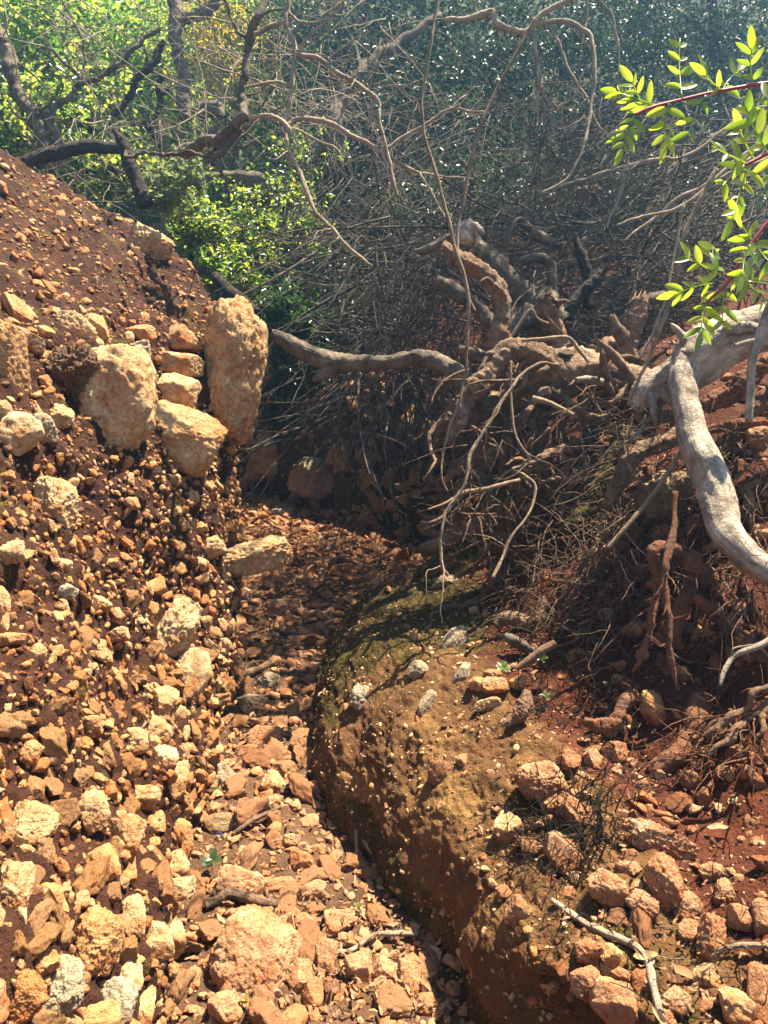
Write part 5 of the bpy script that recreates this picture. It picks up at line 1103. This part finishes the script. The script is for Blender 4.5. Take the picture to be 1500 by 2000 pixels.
for k, (lab, pts) in enumerate([
    ('long grey twig sweeping down left from the right edge under the mastic sprig', [(1520, 255, 3.2, 4), (1425, 325, 3.2, 4), (1335, 400, 3.2, 3.5), (1270, 418, 3.2, 3), (1204, 440, 3.2, 2)]),
    ('straight grey twig crossing below the long sweeping one', [(1520, 300, 3.3, 4), (1400, 350, 3.3, 4), (1310, 400, 3.3, 3), (1220, 470, 3.3, 2)]),
    ('pale twig lying level under the shaded trees', [(1245, 320, 3.9, 4), (1190, 335, 3.9, 4), (1120, 355, 3.9, 3), (1055, 378, 3.9, 2)]),
    ('thin twig arching upward right of the level pale twig', [(1225, 325, 3.8, 4), (1290, 312, 3.8, 4), (1350, 300, 3.8, 3), (1460, 220, 3.8, 3), (1520, 212, 3.8, 3)]),
    ('vertical thin twig hanging between the level pale twig and the heap', [(1222, 325, 3.8, 3), (1215, 370, 3.8, 3), (1195, 420, 3.8, 3), (1180, 450, 3.8, 2)]),
    ('long thin stem rising steeply past the green leaves to the right', [(1250, 700, 3.0, 3), (1290, 610, 3.0, 3), (1310, 540, 3.0, 3), (1335, 400, 3.0, 3)]),
    ('thick grey bough half hidden in the twig heap at right', [(1520, 215, 4.6, 10), (1440, 250, 4.6, 12), (1380, 285, 4.6, 12), (1310, 340, 4.6, 10), (1270, 380, 4.6, 7), (1235, 440, 4.6, 5)])]):
    single('dead_twig', lab, 'twig', pts, M_twig if k != 6 else M_grey, n=60, sides=9, bark=.12, wig=.01)
def rootlet_mass(name, label, spec, mat, seed):
    r = np.random.default_rng(seed); PA, RA = [], []
    for u0, u1, v0, v1, n, dirn, jit, L, rad, lift in spec:
        S_, D_ = [], []
        for i in range(n):
            u, v = r.uniform(u0, u1), r.uniform(v0, v1); H = hit(u, v, 'RB')
            if H is None: continue
            S_.append(H[0]+H[1]*lift*r.random()); D_.append(np.asarray(dirn)+H[1]*.35)
        S_ = np.array(S_); D_ = np.array(D_)+r.normal(size=(len(S_), 3))*jit
        PA.append(wander(S_, D_, L*r.uniform(.4, 1.5, len(S_)), 9, r, .3, .04)); RA.append((rad*r.uniform(.5, 1.6, len(S_)))[:, None]*np.linspace(1, .4, 9)[None])
    V, Fl, ring, uv = tubes(np.concatenate(PA), np.maximum(np.concatenate(RA), .0005), 5)
    return tag(obj(name, mesh_np(name, V, Fl, mat, uv=uv)), label, 'rootlets', kind='stuff')
rootlet_mass('rootlets', 'matted dry rootlets under the uprooted stump', [
    (880, 1250, 790, 1150, 420, (-.1, -.3, -.7), .5, .22, .0022, .16), (980, 1250, 1000, 1260, 420, (-.2, -.3, -.3), .6, .16, .0017, .08), (1180, 1500, 840, 1200, 420, (-.1, -.3, -.7), .5, .20, .0018, .08)], M_root, 301)
rootlet_mass('rootlets', 'dark wiry rootlet tangle on the mound among the stones', [
    (985, 1180, 1560, 1720, 200, (.2, -.2, .2), .6, .10, .0016, .02), (1080, 1250, 1490, 1620, 90, (.1, -.2, .2), .6, .10, .0014, .02), (1010, 1250, 1240, 1420, 200, (-.2, -.2, .1), .6, .10, .0014, .02), (1050, 1500, 1680, 1990, 110, (.2, -.2, .1), .6, .09, .0011, .015)], M_darkbark, 302)
rootlet_mass('rootlets', 'thin pale roots hanging out of the red face', [
    (1150, 1500, 1120, 1450, 260, (-.1, -.3, -.8), .4, .13, .0014, .03), (1350, 1500, 1380, 1500, 50, (-.4, -.3, -.4), .4, .15, .0022, .03)], M_redroot, 303)

# ------------------------------------------------------------------ dry leaves and litter
def dry_leaf_mesh(seed):
    r = np.random.default_rng(seed); n = 9; x = np.linspace(-.5, .5, n); w = .14*np.sqrt(np.maximum(0, 1-(2*x)**2))**1.2*(1-.35*x)+.002
    curl = r.uniform(.1, .5); z = curl*x**2+.06*np.sin(x*9+r.uniform(0, 6)); f = r.uniform(.15, .6)
    V = np.concatenate([np.stack([x, -w, z+f*w], 1), np.stack([x, 0*x, z], 1), np.stack([x, w, z+f*w], 1)])
    i = np.arange(n-1)
    Q = np.concatenate([np.stack([i, i+1, n+i+1, n+i], 1), np.stack([n+i, n+i+1, 2*n+i+1, 2*n+i], 1)])
    return V, Q
DL = [dry_leaf_mesh(i) for i in range(8)]
def litter(name, label, polys, n, smin, smax, seed):
    r = np.random.default_rng(seed); VV, QQ = [], []; off = 0
    for i in range(n):
        u0, u1, v0, v1 = polys[r.integers(len(polys))]
        H = hit(r.uniform(u0, u1), r.uniform(v0, v1), 'RB')
        if H is None or H[1][2] < .6: continue
        V, Q = DL[r.integers(8)]
        Rm = place_rot(H[1][None], r)[0]; s = r.uniform(smin, smax)
        VV.append((V*s)@Rm.T+H[0]+H[1]*r.uniform(.006, .03)); QQ.append(Q+off); off += len(V)
    return tag(obj(name, mesh_np(name, np.concatenate(VV), np.concatenate(QQ), M_litter)), label, 'leaf litter', kind='stuff')
litter('leaf_litter', 'small dry leaves littering the gully floor', [(400, 700, 1400, 1980), (430, 640, 1150, 1450), (480, 800, 1000, 1200), (600, 900, 1750, 1990)], 1000, .014, .034, 401)
litter('leaf_litter', 'dry leaf crumbs on the mound and under the roots', [(900, 1300, 1180, 1450), (980, 1500, 1450, 1990), (1000, 1500, 1700, 1990)], 420, .010, .024, 402)
dry_meshes = [mesh_np('dry_leaf', V, Q, M_dry) for V, Q in DL]
for k, (u, v, L, rot, lab) in enumerate([(1330, 1905, 95, -.5, 'long pale dry leaf pointing down right at the bottom right heap'), (1255, 1872, 85, .1, 'brown folded dry leaf left of the long pale leaf'), (1398, 1632, 75, -.05, 'grey dry leaf lying alone on the red soil'),
        (1080, 1905, 60, .4, 'crumpled tan dry leaf on the red soil of the crest'), (1290, 1985, 80, -.9, 'spotted yellowish dry leaf by the end of the stick'), (1430, 1765, 60, -.2, 'yellow dry leaf above the shiny red-brown stone'), (845, 1915, 36, .8, 'small round yellow leaf at the foot of the mound'),
        (835, 1935, 60, -1.2, 'pinkish dry leaf left of the small round yellow leaf'), (465, 1815, 50, 1.2, 'cream dry leaf standing above the broad flat rock'), (432, 1812, 50, -1.2, 'olive dry leaf left of the standing cream leaf'), (505, 1890, 46, .9, 'narrow pale leaf on the broad flat rock'),
        (1215, 1600, 40, -.5, 'small tan leaf caught in the rootlet tangle'), (1346, 1668, 34, 1.3, 'small yellowish leaf upright on the red slope'), (1450, 1425, 40, 1.0, 'pinkish dry leaf stuck on the red face by the grey roots'), (1440, 1448, 22, -1.0, 'tiny tan leaf under the pinkish leaf on the red face')]):
    H = hit(u, v, 'RB'); p, n, d, _ = H
    o = obj('dry_leaf', dry_meshes[k % 8], loc=p+n*.022)
    f = -ray(u, v)/np.linalg.norm(ray(u, v)); z = n*.7+f*.5; z /= np.linalg.norm(z)
    x = np.array([math.cos(rot), 0, 0])+U_*math.sin(rot); x -= z*(x@z); x /= np.linalg.norm(x); y = np.cross(z, x)
    import mathutils
    o.rotation_mode = 'QUATERNION'; o.rotation_quaternion = mathutils.Matrix(np.stack([x, y, z], 1).tolist()).to_quaternion()
    o.scale = (L*.58*d/1500,)*3
    tag(o, lab, 'dry leaf', 'dry leaves on the ground')

# ------------------------------------------------------------------ sprouts, flowers
def blade(L, w, n=7, droop=.15, fold=.25, tip=1.0):
    x = np.linspace(0, 1, n); ww = w*.5*np.sin(np.pi*np.clip(x, 0, 1)**.8)**.75+.0004*(x < .99)
    z = -droop*L*x**2; V = np.concatenate([np.stack([x*L, -ww, z+fold*ww], 1), np.stack([x*L, 0*x, z], 1), np.stack([x*L, ww, z+fold*ww], 1)])
    i = np.arange(n-1); Q = np.concatenate([np.stack([i, i+1, n+i+1, n+i], 1), np.stack([n+i, n+i+1, 2*n+i+1, 2*n+i], 1)])
    return V, Q
def frame(x, z):
    x = np.asarray(x, float); x = x/np.linalg.norm(x); z = np.asarray(z, float); z = z-x*(z@x); z /= np.linalg.norm(z)+1e-9
    return np.stack([x, np.cross(z, x), z], 1)
def sprout(u, v, px, label, nleaf, seed, name='sprout', leafmat=None, flower=None):
    r = np.random.default_rng(seed); p, n, d, _ = hit(u, v); s = px*.62*d/1500
    t = thing(name, label, 'flower' if flower else 'seedling', p)
    up = n*.6+np.array([0, -.2, .8]); up /= np.linalg.norm(up); top = up*s*.8
    V, Fl, ring, uv = tubes(catmull([np.zeros(3), top*.5+r.normal(size=3)*s*.05, top], 10)[None], np.full((1, 10), max(.0008, s*.03)), 6)
    obj('stem', mesh_np('stem', V, Fl, M_greenstem, uv=uv), t)
    for k in range(nleaf):
        a = k*2*np.pi/nleaf+r.uniform(-.4, .4); x = R_*math.cos(a)+np.array([0, .8, .4])*math.sin(a)*.9+up*.3
        V, Q = blade(s*.62, s*.36); V = V@frame(x, up).T+(top if not flower else top*.35)
        obj('leaf', mesh_np('leaf', V, Q, leafmat or M_bright), t)
    if flower:
        for k in range(5):
            a = k*2*np.pi/5; x = R_*math.cos(a)+U_*math.sin(a)+up*.15
            V, Q = blade(s*.35, s*.26); V = V@frame(x, -F_).T+top
            obj('petal', mesh_np('petal', V, Q, M_violet), t)
sprout(1065, 1372, 34, 'bright green seedling right of the dark root knot', 4, 1)
sprout(980, 1318, 40, 'feathery green seedling on the stones of the mound', 6, 2)
sprout(1056, 1298, 34, 'green seedling at the tip of the brown stick', 5, 3)
sprout(1190, 1348, 36, 'two-leaved yellowish seedling on the dry litter', 2, 4)
sprout(1128, 1245, 24, 'yellow-green seedling highest on the dark litter', 3, 5)
sprout(1182, 1268, 26, 'pale seedling right of the highest yellow-green one', 3, 6)
sprout(415, 1700, 60, 'small plant with dark oval leaves at the foot of the bank', 4, 7, 'plant', M_deep)
sprout(408, 1570, 60, 'sparse leafy weed growing from the bank corner', 5, 8, 'plant', M_deep)
sprout(698, 1778, 22, 'tiny green seedling on the path near the mound', 3, 9)
sprout(200, 1990, 32, 'violet flower at the bottom edge in the left corner', 2, 10, 'flower', M_deep, True)
sprout(430, 1637, 26, 'violet flower beside the low greenish slab', 2, 11, 'flower', M_deep, True)
sprout(440, 1530, 20, 'violet flower on the brown weathered stone', 2, 12, 'flower', M_deep, True)
sprout(480, 1965, 34, 'yellowish sprig under the broad flat rock', 4, 13, 'sprout', M_yellow)

# ------------------------------------------------------------------ the mastic sprigs at the top right
def leaflet_leaf(parent, base, spec, r):
    """one compound leaf: spec = (u0,v0,u1,v1,d, pairs, leaflet px length)"""
    u0, v0, u1, v1, d, pairs, L = spec; L *= .98; pairs = max(2, pairs-1) if pairs > 3 else pairs
    a = P(u0, v0, d)-base; b = P(u1, v1, d+r.uniform(-.05, .05))-base; s = d/1500
    pth = catmull([a, (a+b)/2+U_*.004+F_*.006, b], 14)
    V, Fl, ring, uv = tubes(pth[None], np.linspace(.0011, .0007, 14)[None], 6)
    VV, QQ, off = [V], [Fl[0], Fl[1], Fl[2]], len(V)
    ax = (b-a)/np.linalg.norm(b-a); sd = np.cross(ax, F_); sd /= np.linalg.norm(sd)
    roll = r.uniform(-.7, .7); QL = []
    for k in range(pairs):
        t = .18+.72*k/max(1, pairs-1) if pairs > 1 else .7; q = pth[int(t*13)]
        for sgn in (-1, 1):
            ll = L*s*r.uniform(.62, 1.25)*(1-.18*t)
            x = sd*sgn*(1-.25*t)+ax*(.45+.5*t)+F_*r.uniform(-.3, .3)
            z = -F_*math.cos(roll)+sd*math.sin(roll)+r.normal(size=3)*.2
            V, Q = blade(ll, ll*r.uniform(.25, .36), 8, r.uniform(-.1, .4), r.uniform(.05, .5)); VV.append(V@frame(x, z).T+q); QL.append(Q+off); off += len(V)
    if r.random() < .6:
        V, Q = blade(L*s, L*s*.33, 8, .1, .2); VV.append(V@frame(ax+F_*r.uniform(-.3, .3), -F_+sd*.3).T+pth[-1]); QL.append(Q+off); off += len(V)
    QQ[0] = np.concatenate([QQ[0]]+QL)
    return obj('leaf', mesh_np('leaf', np.concatenate(VV), QQ, M_mastic), parent)
def mastic(label, stem, lv, seed):
    r = np.random.default_rng(seed); base = P(*stem[0][:3])
    t = thing('mastic_sprig', label, 'sprig', base)
    obj('stem', limb_mesh('stem', [P(u, v, d)-base for u, v, d, q in stem], [q*d/1500 for u, v, d, q in stem], M_redstem, n=90, sides=8, bark=.1, wig=.003), t)
    for s in lv: leaflet_leaf(t, base, s, r)
mastic('mastic sprig with a red stem reaching in level at the top right', [(2300, 900, 1.7, 9), (2150, 500, 1.35, 7), (1900, 220, 1.15, 5), (1700, 150, 1.1, 4), (1530, 158, 1.1, 4), (1460, 168, 1.1, 3.6), (1400, 178, 1.1, 3.4), (1335, 192, 1.1, 3), (1280, 207, 1.1, 4), (1240, 224, 1.1, 3)],
       [(1332, 192, 1328, 75, 1.1, 5, 46), (1282, 206, 1205, 180, 1.1, 4, 42), (1262, 212, 1235, 160, 1.12, 3, 44), (1242, 222, 1215, 290, 1.1, 5, 40), (1306, 202, 1298, 275, 1.1, 4, 46), (1378, 186, 1342, 272, 1.1, 4, 44), (1410, 176, 1378, 146, 1.1, 2, 44), (1472, 166, 1468, 95, 1.1, 3, 42), (1410, 178, 1440, 140, 1.13, 2, 42)], 501)
mastic('mastic sprig with yellow-green leaves hanging at the right edge below the level one', [(2320, 920, 1.7, 9), (2150, 620, 1.3, 6), (1850, 330, 1.05, 4), (1650, 270, 1.0, 4), (1530, 285, 1.0, 3.5), (1490, 305, 1.0, 4), (1455, 322, 1.0, 3)],
       [(1500, 300, 1455, 205, 1.0, 5, 48), (1510, 292, 1500, 190, 1.02, 4, 46), (1460, 320, 1390, 285, 1.0, 3, 42), (1475, 312, 1445, 250, 1.04, 3, 44), (1470, 318, 1430, 430, 1.0, 5, 46), (1455, 322, 1410, 365, 1.03, 2, 44), (1515, 300, 1510, 380, 1.0, 4, 44)], 502)
mastic('mastic sprig with a bright red stem slanting down to the bleached limb', [(2310, 940, 1.7, 9), (2150, 640, 1.35, 6), (1900, 380, 1.2, 5), (1680, 330, 1.15, 4), (1530, 395, 1.15, 4), (1500, 430, 1.15, 3.6), (1468, 475, 1.15, 3.4), (1440, 520, 1.15, 4), (1415, 558, 1.15, 4), (1380, 592, 1.15, 3)],
       [(1412, 540, 1335, 500, 1.15, 4, 44), (1395, 552, 1325, 572, 1.15, 4, 44), (1400, 535, 1392, 480, 1.15, 3, 44), (1380, 592, 1370, 650, 1.15, 4, 42), (1418, 558, 1412, 640, 1.15, 4, 44), (1440, 520, 1500, 600, 1.15, 5, 44), (1465, 478, 1450, 540, 1.13, 3, 42), (1470, 470, 1510, 520, 1.15, 4, 44), (1470, 470, 1440, 420, 1.15, 2, 42)], 503)

# ------------------------------------------------------------------ the hazy air
hm = bpy.data.materials.new('hazy_air'); hm.use_nodes = True; ht = hm.node_tree
ht.nodes.remove(ht.nodes['Principled BSDF'])
pv = ht.nodes.new('ShaderNodeVolumePrincipled'); pv.inputs['Color'].default_value = (.30, .62, 1.0, 1)
pv.inputs['Density'].default_value = .0056; pv.inputs['Anisotropy'].default_value = .5
ht.links.new(pv.outputs[0], ht.nodes['Material Output'].inputs['Volume'])
hb = bmesh.new(); bmesh.ops.create_cube(hb, size=1); hmesh = bpy.data.meshes.new('haze'); hb.to_mesh(hmesh); hb.free(); hmesh.materials.append(hm)
ho = obj('haze', hmesh); ho.scale = (60, 36, 17); ho.location = (0, 8.5, 6.9)
tag(ho, 'pale blue sunlit haze hanging in the air of the wood', 'haze', kind='stuff')
